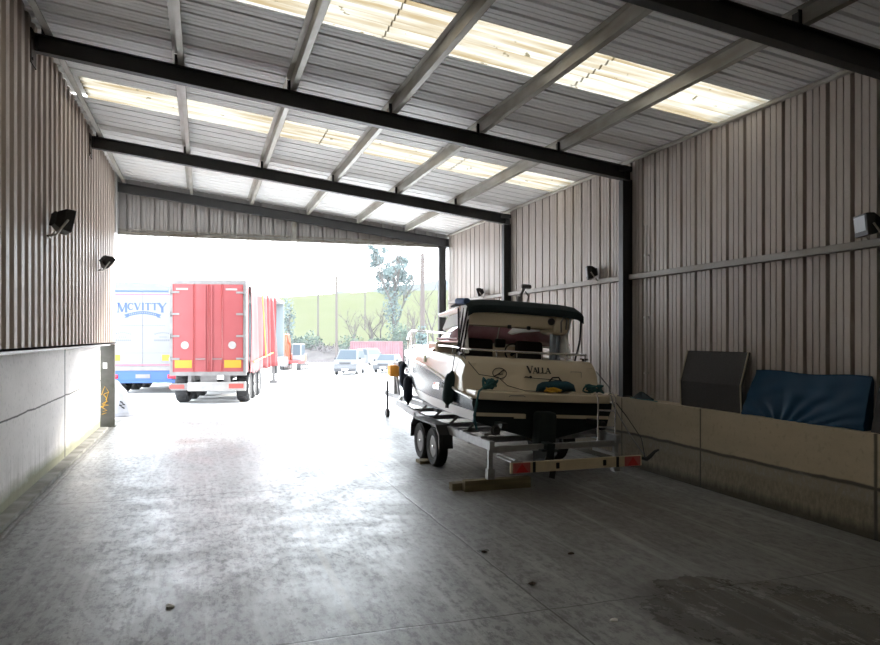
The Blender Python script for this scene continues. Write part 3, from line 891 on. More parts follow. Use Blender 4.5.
def car(u, d, heading, label, L=4.2, W=1.78, H=1.5, van=False, cat='car', name='car'):
    x, y = at(u, d)
    t = thing(name, (x, y, ground_z(y)), label, cat, rz=heading)
    # local: +y is the front, profile in (y, z)
    f, b = L / 2, -L / 2
    hood = .62 * H if not van else .60 * H
    body = [(b, .32), (b - .02, .6), (b + .03, hood + .05), (f - .95, hood + .06), (f - .12, hood - .1), (f, .55), (f - .03, .28)]
    rings = []
    for sx, ins in ((-1, .06), (-1, 0), (1, 0), (1, .06)):
        rings.append([(sx * (W / 2 - ins), yy * (1 - ins * .15), zz if ins == 0 else zz * .985 + .01) for yy, zz in body])
    rr = [[(-(W / 2), yy, zz) for yy, zz in body], [(-(W / 2) * .6, yy + (.06 if yy > 0 else -.03), zz + .01) for yy, zz in body], [((W / 2) * .6, yy + (.06 if yy > 0 else -.03), zz + .01) for yy, zz in body], [(W / 2, yy, zz) for yy, zz in body]]
    MB().loft(rr, closed=True, smooth=False).build('body', M_carwhite, t, bevel=.05)
    if van: cab = [(b + .02, hood), (b + .10, H - .04), (f - 1.55, H), (f - .62, hood + .0)]
    else: cab = [(b + .05, hood), (b + .5, H - .03), (f - 1.75, H), (f - .85, hood)]
    g = [(-(W / 2) * 1.0, 0), (-(W / 2) * .80, 1), ((W / 2) * .80, 1), ((W / 2) * 1.0, 0)]
    top = W / 2 * .80
    vs = [(-W / 2 * .97, cab[0][0], hood), (W / 2 * .97, cab[0][0], hood), (top, cab[1][0], cab[1][1]), (-top, cab[1][0], cab[1][1]), (-W / 2 * .97, cab[3][0], hood), (W / 2 * .97, cab[3][0], hood), (top, cab[2][0], H), (-top, cab[2][0], H)]
    MB().add(vs, [(0, 1, 2, 3), (3, 2, 6, 7), (7, 6, 5, 4), (0, 3, 7, 4), (1, 5, 6, 2)]).build('cabin', M_carwhite, t, bevel=.05)
    def panel(a, b_, c_, d_, nm, off):
        q = [Vector(p) for p in (a, b_, c_, d_)]
        n_ = (q[1] - q[0]).cross(q[2] - q[0]).normalized()
        if n_.dot(off) < 0: n_ = -n_
        cen = sum(q, Vector()) / 4
        q = [cen + (p - cen) * .86 for p in q]
        MB().add([p + n_ * .012 for p in q] + [p - n_ * .02 for p in q], [(0, 1, 2, 3), (7, 6, 5, 4), (0, 4, 5, 1), (1, 5, 6, 2), (2, 6, 7, 3), (3, 7, 4, 0)]).build(nm, M_carglass, t)
    panel(vs[7], vs[6], vs[5], vs[4], 'windscreen', Vector((0, 1, .5)))
    panel(vs[0], vs[3], vs[7], vs[4], 'side_window', Vector((-1, 0, 0)))
    panel(vs[1], vs[2], vs[6], vs[5], 'side_window', Vector((1, 0, 0)))
    panel(vs[0], vs[1], vs[2], vs[3], 'rear_window', Vector((0, -1, 0)))
    for sx in (-1, 1):
        MB().rbox((sx * W * .37, f - .06, hood - .22), (.36, .16, .17), .05).build('headlamp', M_lens, t)
        MB().rbox((sx * (W / 2 + .09), f - 1.15, hood + .1), (.17, .1, .16), .04).build('door_mirror', M_carblack, t)
        for yy in (f - .78, b + .75):
            wheel_mesh(t, (sx * (W / 2 - .1), yy, .31), .31, .2, M_pale, n=18)
    MB().rbox((0, f + .03, hood - .24), (W * .44, .06, .12), .02).build('grille', M_carblack, t)
    MB().rbox((0, f - .0, .40), (W * .9, .16, .24), .05).build('bumper', M_carblack if van else M_carwhite, t)
    MB().bb(-.26, .26, f + .075, f + .09, .40, .51).build('number_plate', M_paper, t)
    MB().rbox((0, f + .02, .38), (W * .6, .12, .1), .03).build('air_intake', M_carblack, t)
    return t
def facing(u, deg):     # heading so that the front points back at the camera, turned by deg
    return PI - YAW + math.atan2(-(u - 440), 719) * -1 * 0 + R(deg)
car(350, 57.5, facing(350, -3), 'white van facing the shed in the bright yard', L=4.4, W=1.8, H=1.95, van=True, cat='van', name='van')
car(388, 61, facing(388, -8), 'white hatchback parked beside the white van, partly behind the boat', L=4.0, W=1.75, H=1.5)
car(370, 78, facing(370, 160), 'small white van parked in front of the maroon container', L=4.2, W=1.6, H=1.85, van=True, cat='van', name='van')

# orange machine
x, y = at(294.5, 66)
zb = ground_z(y)
t = thing('excavator', (x, y, zb), 'orange excavator with a glazed cab at the back of the yard', 'excavator', rz=-YAW - .15)
for sx in (-1, 1):
    prof = [(-1.25, .22), (-1.1, .02), (1.1, .02), (1.25, .22), (1.25, .42), (1.1, .6), (-1.1, .6), (-1.25, .42)]
    tr = MB().prism(prof, sx * .78 - .2, sx * .78 + .2, 'x').build('track', M_rubber, t, bevel=.03)
    mb = MB()
    for k in range(5): mb.lathe([(.16, -.22), (.16, .22)], (sx * .78, -.9 + .45 * k, .28), 'x', 12)
    mb.build('rollers', M_grey, tr)
MB().rbox((0, 0, .72), (1.5, 1.9, .22), .05).build('slew_deck', mat('red_machine_paint', (.5, .03, .03), .5), t)
MB().rbox((.05, .75, 1.1), (1.5, .7, .75), .1).build('engine_cover', M_orange, t)
cabp = MB().rbox((.42, -.1, 1.62), (.86, 1.0, 1.58), .07).build('cab', M_whitep, t)
MB().bb(.08, .76, -.625, -.60, 1.35, 2.3).bb(.856, .87, -.5, .35, 1.35, 2.3).bb(-.03, -.012, -.5, .35, 1.35, 2.3).build('cab_window', M_carglass, cabp)
bm_ = MB().prism([(-.15, .9), (-.2, 2.4), (-.65, 3.3), (-1.2, 3.2), (-.55, 2.4), (-.6, .9)], -.62, -.25, 'x').build('boom', M_orange, t, bevel=.03)
MB().prism([(-.95, 3.3), (-1.3, 3.2), (-1.75, 1.2), (-1.45, 1.2)], -.56, -.31, 'x').build('dipper', M_orange, t, bevel=.02)
MB().prism([(-1.4, 1.25), (-1.85, 1.2), (-1.9, .6), (-1.5, .35), (-1.2, .7)], -.75, -.1, 'x').build('bucket', M_grey, t, bevel=.02)

# ------------------------------------------------------------------ lorry trailers
def box_trailer_base(t, L, Wd, m_frame, bumper_col, zdeck=1.12, axles=(1.05, 2.35, 3.65)):
    """local: rear at y=0, front at +y; x right"""
    for sx in (-1, 1):
        MB().bb(sx * .5 - .06, sx * .5 + .06, .15, L - .3, zdeck - .4, zdeck - .08).build('chassis_beam', m_frame, t)
    MB().bb(-Wd / 2, Wd / 2, .0, L, zdeck - .09, zdeck).build('deck', m_frame, t)
    for yy in axles:
        MB().tube([(-1.1, yy, .5), (1.1, yy, .5)], .07, 8).build('axle', M_black, t)
        for sx in (-1, 1):
            wheel_mesh(t, (sx * (Wd / 2 - .2), yy, .5), .5, .38, M_pale)
    for sx in (-1, 1):
        MB().bb(sx * .95 - .06, sx * .95 + .06, L - 3.2, L - 3.05, .12, zdeck - .09).bb(sx * .95 - .16, sx * .95 + .16, L - 3.3, L - 2.95, ground_lift, ground_lift + .12).build('landing_leg', M_grey, t)
ground_lift = .0

# red curtain-sided trailer
LR, WR, HR = 13.6, 2.29, 3.84
t = thing('curtain_trailer', (.15, 23.36, 0), 'red lorry trailer with its side curtain bunched open in the yard', 'trailer', rz=-R(10.86))
box_trailer_base(t, LR, WR, M_grey, M_pale)
zd = 1.12
MB().bb(-WR / 2, WR / 2, 0, LR, HR - .12, HR).build('roof', M_pale, t)
rf = MB()
rf.bb(-WR / 2, -WR / 2 + .09, -.01, .1, zd - .12, HR - .1).bb(WR / 2 - .09, WR / 2, -.01, .1, zd - .12, HR - .1).bb(-WR / 2, WR / 2, -.01, .1, HR - .11, HR + .01).bb(-WR / 2, WR / 2, -.02, .1, zd - .22, zd - .1)
rf.build('rear_frame', M_grey, t)
# four-panel rear doors
xs = [-WR / 2 + .09, -.5, -.02, .42, WR / 2 - .09]
xs = [-WR / 2 + .09, -.42, .03, .42, WR / 2 - .09]
for k in range(4):
    a, b = xs[k] + .008, xs[k + 1] - .008
    dr = MB().bb(a, b, -.03, .03, zd - .10, HR - .12).build('rear_door', M_redpaint, t, bevel=.012)
    MB().bb(a, a + .025, -.04, -.03, zd - .1, HR - .12).bb(b - .025, b, -.04, -.03, zd - .1, HR - .12).build('door_edge', mat('dark_red_edge', (.26, .03, .03), .5), dr)
    if k in (1, 2):
        xb = b - .09 if k == 1 else a + .09
        MB().tube([(xb, -.055, zd - .08), (xb, -.055, HR - .15)], .016, 8).build('lock_rod', M_redpaint, dr)
        MB().bb(min(xb, xb + (-.3 if k == 1 else .3)), max(xb, xb + (-.3 if k == 1 else .3)), -.075, -.055, zd + .28, zd + .31).build('handle', M_grey, dr)
    if k in (0, 3):
        tag(MB().bb(a + .06, b - .05, -.045, -.03, zd + .02, zd + .26).build('marker_board', M_yelref, dr), 'yellow hazard marker')
        MB().lathe([(.12, -.045), (.12, -.03)], (a + (.36 if k == 0 else .30), 0, zd + .72), 'y', 16).build('round_sticker', M_pale, dr)
        MB().bb(a + .1, a + .45, -.036, -.03, HR - .3, HR - .24).build('plate', M_pale, dr)
        for z in (zd + .30, zd + 1.0, zd + 1.68, zd + 2.35):
            if k == 0: MB().bb(-WR / 2 - .02, a + .2, -.05, -.028, z - .03, z + .03).tube([(-WR / 2 + .02, -.05, z - .06), (-WR / 2 + .02, -.05, z + .06)], .025, 6).build('hinge', M_grey, dr)
            else: MB().bb(b - .2, WR / 2 + .02, -.05, -.028, z - .03, z + .03).tube([(WR / 2 - .02, -.05, z - .06), (WR / 2 - .02, -.05, z + .06)], .025, 6).build('hinge', M_grey, dr)
# rear bumper and lights
MB().bb(-.62, WR / 2 - .02, .0, .16, .42, .70).build('bumper', M_pale, t, bevel=.01)
MB().bb(-WR / 2 + .02, -.62, .02, .14, .45, .66).build('bumper_wing', M_grey, t, bevel=.01)
MB().bb(.62, 1.06, -.012, .0, .50, .64).build('tail_lamp', mat('dull_red_lamp', (.36, .06, .05), .4), t)
MB().bb(-1.16, -.72, .005, .02, .50, .62).build('tail_lamp', MATS['dull_red_lamp'], t)
MB().bb(-.25, .25, .1, .14, .68, .95).build('number_plate_panel', M_grey, t)
for xx in (-.56, .6): MB().bb(xx - .05, xx + .05, .05, .2, .62, 1.0).build('bumper_bracket', M_grey, t)
# front bulkhead and interior pillars, seen through the open side
MB().bb(-WR / 2, WR / 2, LR - .08, LR, zd, HR - .1).build('bulkhead', M_inside, t)
MB().bb(-WR / 2, -WR / 2 + .02, .1, LR, zd + .03, HR - .12).build('far_curtain', M_inside, t)
for yy in (4.6, 9.2):
    MB().bb(WR / 2 - .12, WR / 2 - .03, yy - .06, yy + .06, zd, HR - .12).build('side_pillar', M_inside, t)
MB().bb(WR / 2 - .06, WR / 2, .1, LR, zd - .14, zd + .02).build('side_rail', M_whitep, t)
MB().bb(WR / 2 - .1, WR / 2 + .01, .08, .5, zd - .1, HR - .12).build('rear_pillar', mat('pale_pink_panel', (.34, .13, .13), .5), t)
MB().rbox((WR / 2 - .3, LR - 2.6, zd - .45), (.5, 1.1, .5), .04).build('pallet_box', M_black, t)
MB().rbox((WR / 2 - .12, 7.2, .75), (.05, 3.0, .4), .02).build('side_guard', M_pale, t)
# bunched curtain: a pleated sheet whose folds deepen towards its gathered front edge
mb = MB()
nz, ny = 14, 110
rows = []
for i in range(nz + 1):
    z = i / nz
    row = []
    for j in range(ny + 1):
        s_ = j / ny
        yy = .45 + 7.2 * s_ - .9 * s_ * (z ** 1.5) * 0.6
        amp = .03 + .13 * s_
        fold = amp * math.sin(s_ * s_ * 38 + 1.2 * z) + .03 * math.sin(23 * s_ + 3 * z)
        sag = .10 * (1 - z) * s_ * math.sin(s_ * 9)
        row.append((WR / 2 + .06 + fold + sag, yy + .08 * math.cos(s_ * 38 + z * 2) * s_, zd - .18 + (HR - .16 - zd + .18) * z + .03 * math.sin(s_ * 60) * (1 - z)))
    rows.append(row)
mb.loft(rows, cap=False)
cu = mb.build('side_curtain', M_curtain, t, recalc=False, auto=False)
so = cu.modifiers.new('cloth', 'SOLIDIFY'); so.thickness = .012
mb = MB().tube([(WR / 2 + .17 + .02 * math.sin(k * 2.), .5 + .45 * k, zd + .18 + .012 * k) for k in range(14)], .022, 5)
mb.tube([(WR / 2 + .2, 2.6 + .14 * k, HR - .3 - .27 * k) for k in range(9)], .02, 5)
mb.build('curtain_strap', mat('yellow_strap', (.75, .45, .06), .6), cu)

# white trailer with lettering
LM, WM, HM = 13.6, 2.5, 3.8
xw, yw = at(143, 26.4)
t = thing('box_trailer', (xw, yw, 0), 'white lorry trailer lettered in blue, backed in beside the red trailer', 'trailer', rz=-R(13.5))
box_trailer_base(t, LM, WM, M_black, M_blueL, zdeck=1.1)
MB().bb(-WM / 2, WM / 2, .06, LM, 1.1, HM).build('box_body', M_whitep, t, bevel=.02)
for k, (a, b) in enumerate(((-WM / 2 + .03, -.002), (.002, WM / 2 - .03))):
    MB().bb(a, b, -.03, .06, 1.0, HM - .02).build('rear_door', M_whitep, t, bevel=.01)
MB().bb(-WM / 2, WM / 2, -.045, .02, HM - .06, HM).build('top_edge', M_blueT, t)
MB().bb(-WM / 2 + .03, WM / 2 - .03, -.036, -.03, HM - .16, HM - .135).bb(-WM / 2 + .03, WM / 2 - .03, -.036, -.03, 1.05, 1.08).build('red_line', M_redline, t)
mb = MB()
lettering(mb, 'MCVITTY', -.90, HM - .80, [.34, .26, .26, .26, .26, .26, .34], -.031, gap=.01, top=True, bold=1.25)
# drop the tall letters' tops level with the small capitals
mb.build('lettering', M_blueT, t)
# curved ribbon below the name
mb = MB()
arc = [(-.52 + 1.04 * i / 16, HM - .90 + .085 * math.sin(PI * i / 16)) for i in range(17)]
for i in range(16):
    (a, b), (c, d) = arc[i], arc[i + 1]
    mb.prism([(a, b - .055), (c, d - .055), (c, d + .055), (a, b + .055)], -.035, -.031, 'y')
for sx in (-1, 1):
    mb.prism([(sx * .50, HM - .985), (sx * .66, HM - 1.02), (sx * .60, HM - .96), (sx * .67, HM - .89), (sx * .50, HM - .84)], -.035, -.031, 'y')
rb = mb.build('ribbon', M_blueT, t)
mb = MB()
for i in range(1, 16):
    a, b = arc[i]
    mb.bb(a - .014, a + .010, -.037, -.035, b - .02, b + .02)
mb.build('ribbon_lettering', M_whitep, rb)
mb = MB()
for cx in (-.72, .72):
    for i in range(9):
        a = cx - .28 + .07 * i
        mb.bb(a - .022, a + .022, -.034, -.031, HM - 1.62 + .05 * math.sin(PI * i / 8), HM - 1.58 + .05 * math.sin(PI * i / 8))
        mb.bb(a - .025, a + .02, -.034, -.031, HM - 1.86, HM - 1.80)
    for i in range(4): mb.bb(cx - .12 + .07 * i, cx - .08 + .07 * i, -.034, -.031, HM - 1.73, HM - 1.69)
for i in range(26): mb.bb(-.80 + .062 * i, -.80 + .062 * i + .04, -.034, -.031, HM - 1.30, HM - 1.275)
mb.build('faded_lettering', M_fadeT, t)
MB().bb(-WM / 2 + .03, WM / 2 - .03, -.033, -.03, HM - 2.30, HM - 2.29).build('panel_seam', M_fadeT, t)
for a in (-1.1, .85):
    tag(MB().bb(a - .16, a + .30, -.04, -.03, 1.22, 1.44).build('marker_board', M_yelref, t), 'yellow hazard marker')
MB().bb(-WM / 2, WM / 2, -.05, .12, .86, 1.0).build('rear_sill', M_grey, t)
MB().bb(-1.05, 1.05, .0, .2, .50, .86).bb(-1.2, 1.2, .02, .16, .40, .52).build('rear_panel', M_blueL, t, bevel=.01)
for sx in (-1, 1):
    MB().rbox((sx * 1.05, -.02, .64), (.34, .08, .15), .03).build('tail_lamp', M_lamp, t)
MB().bb(-.26, .26, -.02, .0, .58, .72).build('number_plate', M_grey, t)
# white bulk bag by the post
t = thing('bulk_bag', (-2.12, 20.75, 0), 'slumped white bulk bag beside the dark grey post', 'sack')
rings = []
for z, r in ((0, .48), (.12, .56), (.3, .52), (.5, .40), (.7, .30), (.85, .2), (.98, .1), (1.02, .02)):
    r *= .78; z *= .95
    rings.append([(r * (1 + .18 * noise.noise(Vector((math.cos(a) * 2, math.sin(a) * 2, z * 4)))) * math.cos(a) - .1 * z, r * (1 + .18 * noise.noise(Vector((math.cos(a) * 2, math.sin(a) * 2, z * 4 + 9)))) * math.sin(a), z) for a in [2 * PI * k / 20 for k in range(20)]])
bd = MB().loft(rings, closed=True).build('bag_body', M_bag, t)
mb = MB()
for a, b, c in ((.10, -.36, .40), (.15, -.35, .34), (.08, -.37, .31), (.14, -.36, .25)):
    mb.rbox((a, b, c), (.08, .03, .035), .01, ry=.5)
mb.build('print_mark', M_black, t)

# ------------------------------------------------------------------ boat trailer
BX = 4.70
t = thing('boat_trailer', (BX, 8.5, 0), 'galvanised twin-axle trailer carrying the motor boat', 'boat trailer')
# local: y forward, rear light board at y=0
for sx in (-1, 1):
    rail = [(sx * .98, .55, .62), (sx * .98, 2.6, .62), (sx * .95, 4.2, .66), (sx * .70, 6.6, .68), (sx * .12, 8.4, .62)]
    mb = MB()
    for a, b in zip(rail[:-1], rail[1:]):
        A, B = Vector(a), Vector(b)
        dv = B - A
        mb.box((A + B) / 2, (.07, dv.length + .04, .12), rz=-math.atan2(dv.x, dv.y), rx=math.atan2(dv.z, math.hypot(dv.x, dv.y)))
    mb.build('side_rail', M_galv2, t)
    # roller bunks above the rail
    mb = MB().box((sx * .72, 2.6, .86), (.09, 3.8, .07))
    mb.build('bunk', M_black, t)
    for yy in (.95, 1.7, 2.5, 3.4, 4.3):
        MB().tube([(sx * .95, yy, .66), (sx * .72, yy, .84)], .022, 6).bb(sx * .95 - .05, sx * .95 + .05, yy - .05, yy + .05, .55, .70).build('bunk_bracket', M_galv2, t)
    MB().lathe([(.055, -.05), (.075, 0), (.055, .05)], (sx * .84, .75, .80), 'y', 12).build('roller', M_black, t)
    # suspension swing arm and mudguard
    for yy in (2.64, 3.36):
        wheel_mesh(t, (sx * 1.08, yy, .315), .315, .19, M_pale)
        MB().box((sx * .92, yy + .12, .44), (.07, .3, .09), rx=.4).build('swing_arm', M_galv2, t)
    pf = [(2.18, .34), (2.2, .56), (2.36, .70), (3.64, .70), (3.80, .56), (3.82, .34), (3.79, .34), (3.77, .54), (3.62, .675), (2.38, .675), (2.23, .54), (2.21, .34)]
    MB().prism(pf, sx * 1.08 - .115, sx * 1.08 + .115, 'x').build('mudguard', M_black if sx > 0 else M_black, t)
    # rear prop leg
    MB().bb(sx * .98 - .03, sx * .98 + .03, .58, .64, .28, .62).bb(sx * .98 - .05, sx * .98 + .05, .56, .66, .16, .30).build('prop_leg', M_galv2, t)
for yy in (.62, 1.5, 2.64, 3.36, 4.6, 6.0):
    wd = .98 if yy < 4.3 else .98 - (yy - 4.2) * .17
    MB().bb(-wd, wd, yy - .04, yy + .04, .52, .60).build('cross_member', M_galv2, t)
MB().bb(-.06, .06, 5.8, 10.2, .52, .64).build('drawbar', M_galv2, t)
wp = MB().bb(-.05, .05, 9.35, 9.45, .62, 1.45).box((0, 9.2, .95), (.06, .06, .8), rx=-.5).bb(-.05, .05, 8.9, 9.4, 1.38, 1.45).build('winch_post', M_galv2, t)
MB().rbox((-.05, 9.28, 1.24), (.34, .3, .30), .05).build('winch', mat('amber_winch_paint', (.75, .30, .03), .5), wp)
MB().lathe([(.06, -.08), (.09, 0), (.06, .08)], (0, 8.85, 1.42), 'x', 12).build('bow_roller', M_black, wp)
MB().tube([(-.12, 9.8, 0.1), (-.12, 9.8, .95)], .03, 8).lathe([(.11, -.04), (.11, .04)], (-.12, 9.8, .11), 'x', 16).build('jockey_wheel', M_black, t)
MB().rbox((0, 10.2, .6), (.14, .3, .12), .03).build('hitch', M_black, t)
# boat light board on two extension arms
lb = MB().bb(-.95, 1.00, -.02, .02, .34, .48).build('light_board', M_beam, t, bevel=.006)
for sx in (-1, 1):
    x0 = sx * .80 + (0 if sx < 0 else .05)
    MB().bb(x0 - .12, x0 + .12, -.034, -.02, .345, .475).build('lamp_panel', M_redp, lb)
    tri = [(x0 - .085, .355), (x0 + .085, .355), (x0, .468)]
    tag(MB().prism(tri, -.042, -.034, 'y').build('triangle_reflector', M_redrefl, lb), 'red triangle')
    MB().bb(sx * .62 - .02, sx * .62 + .02, -.026, -.02, .34, .48).build('joint_strap', M_black, lb)
for xx in (-.28, .42): MB().rbox((xx, -.024, .41), (.05, .02, .08), .01).build('number_lamp', M_black, lb)
for sx in (-.86, .62): MB().bb(sx - .025, sx + .025, 0, .6, .48, .52).build('extension_arm', M_galv2, t)
MB().tube([(1.0, .0, .44), (1.08, -.02, .42), (1.13, -.03, .46), (1.2, -.03, .52), (1.27, -.02, .54)], [.02, .03, .03, .022, .015], 6).build('board_hook', M_black, lb)
MB().bb(-.95, -.78, -.02, .5, .482, .50).build('board_top_plate', M_galv2, lb)
# timbers under the prop
for nm, x0, x1, y0, y1, z0, z1, l in (('timber', 3.22, 4.20, 9.24, 9.38, 0, .10, 'long weathered timber lying flat under the rear of the boat trailer'),
                                      ('timber', 3.36, 4.34, 9.12, 9.235, 0, .15, 'second weathered timber on edge, beside the long one under the trailer')):
    tag(MB().bb(x0, x1, y0, y1, z0, z1).build(nm, M_timber, loc=((x0 + x1) / 2, (y0 + y1) / 2, 0), bevel=.006), l, 'timber', 'timbers under the trailer')
tag(MB().bb(3.40, 3.85, 11.36, 11.62, 0, .05).build('wheel_chock', M_timber, loc=(3.6, 11.5, 0)), 'small dark board wedged between the trailer wheels', 'wood block')

# ------------------------------------------------------------------ the boat
boat = thing('motor_boat', (BX - .06, 9.45, 0.0), 'navy and white, warm-shaded cabin boat with dark canopy on the trailer', 'boat', rot=(0, R(3.2), R(-2.2)))
# stations: y, keel z, chine (x,z), band z, sheer (x,z)
ST = [(0.0, .58, 1.02, .84, .99, 1.10, 1.17),
      (.6, .57, 1.04, .84, 1.0, 1.15, 1.24),
      (1.3, .56, 1.05, .85, 1.01, 1.18, 1.40),
      (2.2, .56, 1.05, .87, 1.03, 1.21, 1.53),
      (3.2, .57, 1.0, .91, 1.07, 1.16, 1.60),
      (4.3, .60, .82, .98, 1.14, 1.0, 1.655),
      (5.3, .70, .56, 1.08, 1.24, .76, 1.70),
      (6.2, .92, .33, 1.24, 1.38, .52, 1.74),
      (6.75, 1.2, .16, 1.42, 1.52, .32, 1.77),
      (7.05, 1.55, .03, 1.62, 1.68, .06, 1.79)]
ST = [(y if y <= 2.2 else 2.2 + (y - 2.2) * 1.12, *q) for y, *q in ST]
def sy(y): return y if y <= 2.2 else 2.2 + (y - 2.2) * 1.12
def lerp_st(y):
    for a, b in zip(ST[:-1], ST[1:]):
        if a[0] <= y <= b[0]:
            f = (y - a[0]) / (b[0] - a[0])
            return [p + (q - p) * f for p, q in zip(a, b)]
    return list(ST[-1])
yy = [0, .15, .3, .45, .6, .8, 1.0, 1.3, 1.6, 1.9, 2.2, 2.7, 3.2, 3.7, 4.3, 4.8, 5.3, 5.75, 6.2, 6.5, 6.75, 6.92, 7.05]
yy = [sy(q) for q in yy]
hull = MB()
rings = []
for y in yy:
    _, kz, cx, cz, bz, sx, sz = lerp_st(y)
    bxx = cx + (sx - cx) * ((bz - cz) / max(.01, sz - cz)) ** .6
    half = [(0, kz), (cx * .55, kz + (cz - kz) * .52), (cx, cz), (cx + .015, cz + .01), (bxx, bz), ((bxx + sx) / 2 + .015, (bz + sz) / 2), (sx, sz)]
    ring = [(-x, y, z) for x, z in reversed(half)] + [(x, y, z) for x, z in half[1:]]
    rings.append(ring)
nR = len(rings[0])
for i in range(len(rings) - 1):
    for k in range(nR - 1):
        kk = k if k < nR // 2 else nR - 2 - k      # 0 = sheer strip ... 5 = keel strip
        mi = 0 if kk in (0, 1) else (1 if kk in (2, 3) else 2)
        a, b, c, d = rings[i][k], rings[i][k + 1], rings[i + 1][k + 1], rings[i + 1][k]
        hull.add([a, b, c, d], [(0, 1, 2, 3)], True, mi)
# transom
tr_ = rings[0]
hull.add(tr_, [tuple(range(nR))], False, 2)
hb = hull
me_o = hb.build('hull', [M_navy, M_white, M_anti], boat, recalc=False)
bm = bmesh.new(); bm.from_mesh(me_o.data); bmesh.ops.remove_doubles(bm, verts=bm.verts, dist=.001); bmesh.ops.recalc_face_normals(bm, faces=bm.faces); bm.to_mesh(me_o.data); bm.free()
me_o.data.set_sharp_from_angle(angle=R(35))
# white stripes and spray rail on the hull
MB().bb(-1.03, -.30, -.012, .0, .925, .975).bb(.12, 1.05, -.012, .0, .925, .975).bb(-.46, -.28, -.014, 0, .905, .97).build('transom_stripe', M_white_shaded, me_o)
for sx in (-1, 1):
    MB().tube([(sx * (lerp_st(y)[5] + .012), y, lerp_st(y)[6]) for y in yy], .02, 6).build('rubbing_strake', M_white, me_o)
# swim platform
pl = [(-1.06, .0), (-1.02, -.10), (-.6, -.17), (0, -.19), (.6, -.17), (1.02, -.10), (1.06, 0), (1.1, .62), (-1.1, .62)]
sp = MB().prism(pl, 1.165, 1.285, 'z').build('swim_platform', M_white_shaded, boat, bevel=.02)
MB().tube([(-.62, -.178, 1.225), (-.6, -.19, 1.24), (-.4, -.195, 1.245), (-.38, -.19, 1.23)], .006, 5).build('platform_latch', M_grey, sp)
# deck moulding: cockpit coaming that sweeps down to the platform, side decks and cabin trunk
def side_ring(y, top, inn):
    _, kz, cx, cz, bz, sx, sz = lerp_st(y)
    return sx, sz
yc = [.40, .5, .7, 1.0, 1.3, 1.7, 2.2, 2.7, 3.2]
topz = {.40: 1.30, .5: 1.66, .7: 1.74, 1.0: 1.76, 1.3: 1.77, 1.7: 1.78, 2.2: 1.79, 2.7: 1.80, 3.2: 1.81}
for s in (-1, 1):
    rings = []
    for y in yc:
        sx, sz = side_ring(y, 0, 0)
        tz = topz[y]
        so_ = sx - .01
        rings.append([(s * so_, y, sz - .01), (s * (so_ - .015), y, (sz + tz) / 2), (s * (so_ - .06), y, tz - .03), (s * (so_ - .12), y, tz), (s * (so_ - .26), y, tz), (s * (so_ - .30), y, tz - .04), (s * (so_ - .31), y, 1.2)])
    MB().loft(rings, closed=False, cap=False).add(rings[0], [tuple(range(7))], False).build('cockpit_coaming', M_white_shaded if s < 9 else M_white, boat, recalc=True)
# transom bulkhead with the boat name
def trans_ring(y, z, hw, n=11):
    return [(-hw + 2 * hw * i / (n - 1), y + .10 * (1 - (1 - 2 * i / (n - 1)) ** 2) * -1, z) for i in range(n)]
tb = MB().loft([trans_ring(.40, 1.285, 1.10), trans_ring(.47, 1.5, 1.09), trans_ring(.53, 1.66, 1.07), trans_ring(.57, 1.73, 1.04), trans_ring(.62, 1.76, 1.02), trans_ring(.88, 1.765, 1.02), trans_ring(.93, 1.73, 1.0), trans_ring(.95, 1.25, 1.0)], cap=False)
tbo = tb.build('transom_bulkhead', M_white_shaded, boat, recalc=False)
tbo.data.flip_normals()
# name and emblem follow the face (slanted): build upright then tilt by child transform
nm = thing('x', (0, 0, 0), None, None); bpy.data.objects.remove(nm)
mb = MB()
lettering(mb, 'VALLA', 0, 0, [.11, .09, .09, .09, .09], 0, depth=.004, gap=-.06, bold=1.15)
lt = mb.build('boat_name', M_black, tbo)
lt.location = (-.13, .372, 1.55); lt.rotation_euler = (-R(17), R(-1), 0)
mb = MB()
for a, b in (((-.06, -.035), (.56, -.06)), ((-.04, -.02), (.12, -.045))):
    seg2d(mb, a, b, .010, lambda m_, q: m_.prism([(p.x, p.y) for p in q], -.004, 0, 'y'))
mb.lathe([(.022, -.004), (.022, 0)], (.05, 0, -.028), 'y', 10)
fl = mb.build('name_flourish', M_black, tbo); fl.location = (-.13, .358, 1.52); fl.rotation_euler = (-R(17), 0, 0)
mb = MB()
mb.tube([(.105 * math.cos(2 * PI * k / 28), 0, .08 * math.sin(2 * PI * k / 28)) for k in range(28)], .006, 5, closed=True)
mb.tube([(-.08, 0, -.05), (-.03, 0, -.02), (.0, 0, .0), (.03, 0, .03), (.075, 0, .055)], .008, 5)
mb.tube([(-.03, 0, -.02), (.05, 0, -.01)], .006, 5)
em = mb.build('emblem', M_black, tbo); em.location = (-.56, .395, 1.53); em.rotation_euler = (-R(19), 0, R(-7))
# locker outline on the starboard side of the transom
lk = MB().tube([(.62, .40, 1.40), (.80, .41, 1.40), (.80, .45, 1.60), (.62, .44, 1.60)], .004, 4, closed=True).build('locker_seam', M_grey, tbo)
# side decks, foredeck and cabin trunk
rings = []
for y in [sy(q) for q in (2.6, 3.0, 3.4, 3.8, 4.3, 4.8, 5.3, 5.75, 6.2, 6.5, 6.75, 6.92, 7.03)]:
    sx, sz = lerp_st(y)[5:7]
    f = (y - 2.6) / 5.0
    ct = 1.98 - .16 * f ** 1.6 
    ch = sx * (.80 - .12 * f)
    half = [(0, ct + .02), (ch * .6, ct + .01), (ch * .9, ct - .04), (ch, max(sz + .02, ct - .12)), (sx * .97, sz + .02), (sx, sz)]
    rings.append([(-a, y, z) for a, z in reversed(half)] + [(a, y, z) for a, z in half[1:]])
dk = MB().loft(rings, cap=False); dk.add(rings[0], [tuple(range(len(rings[0])))], False)
dko = dk.build('cabin_top', M_white, boat)
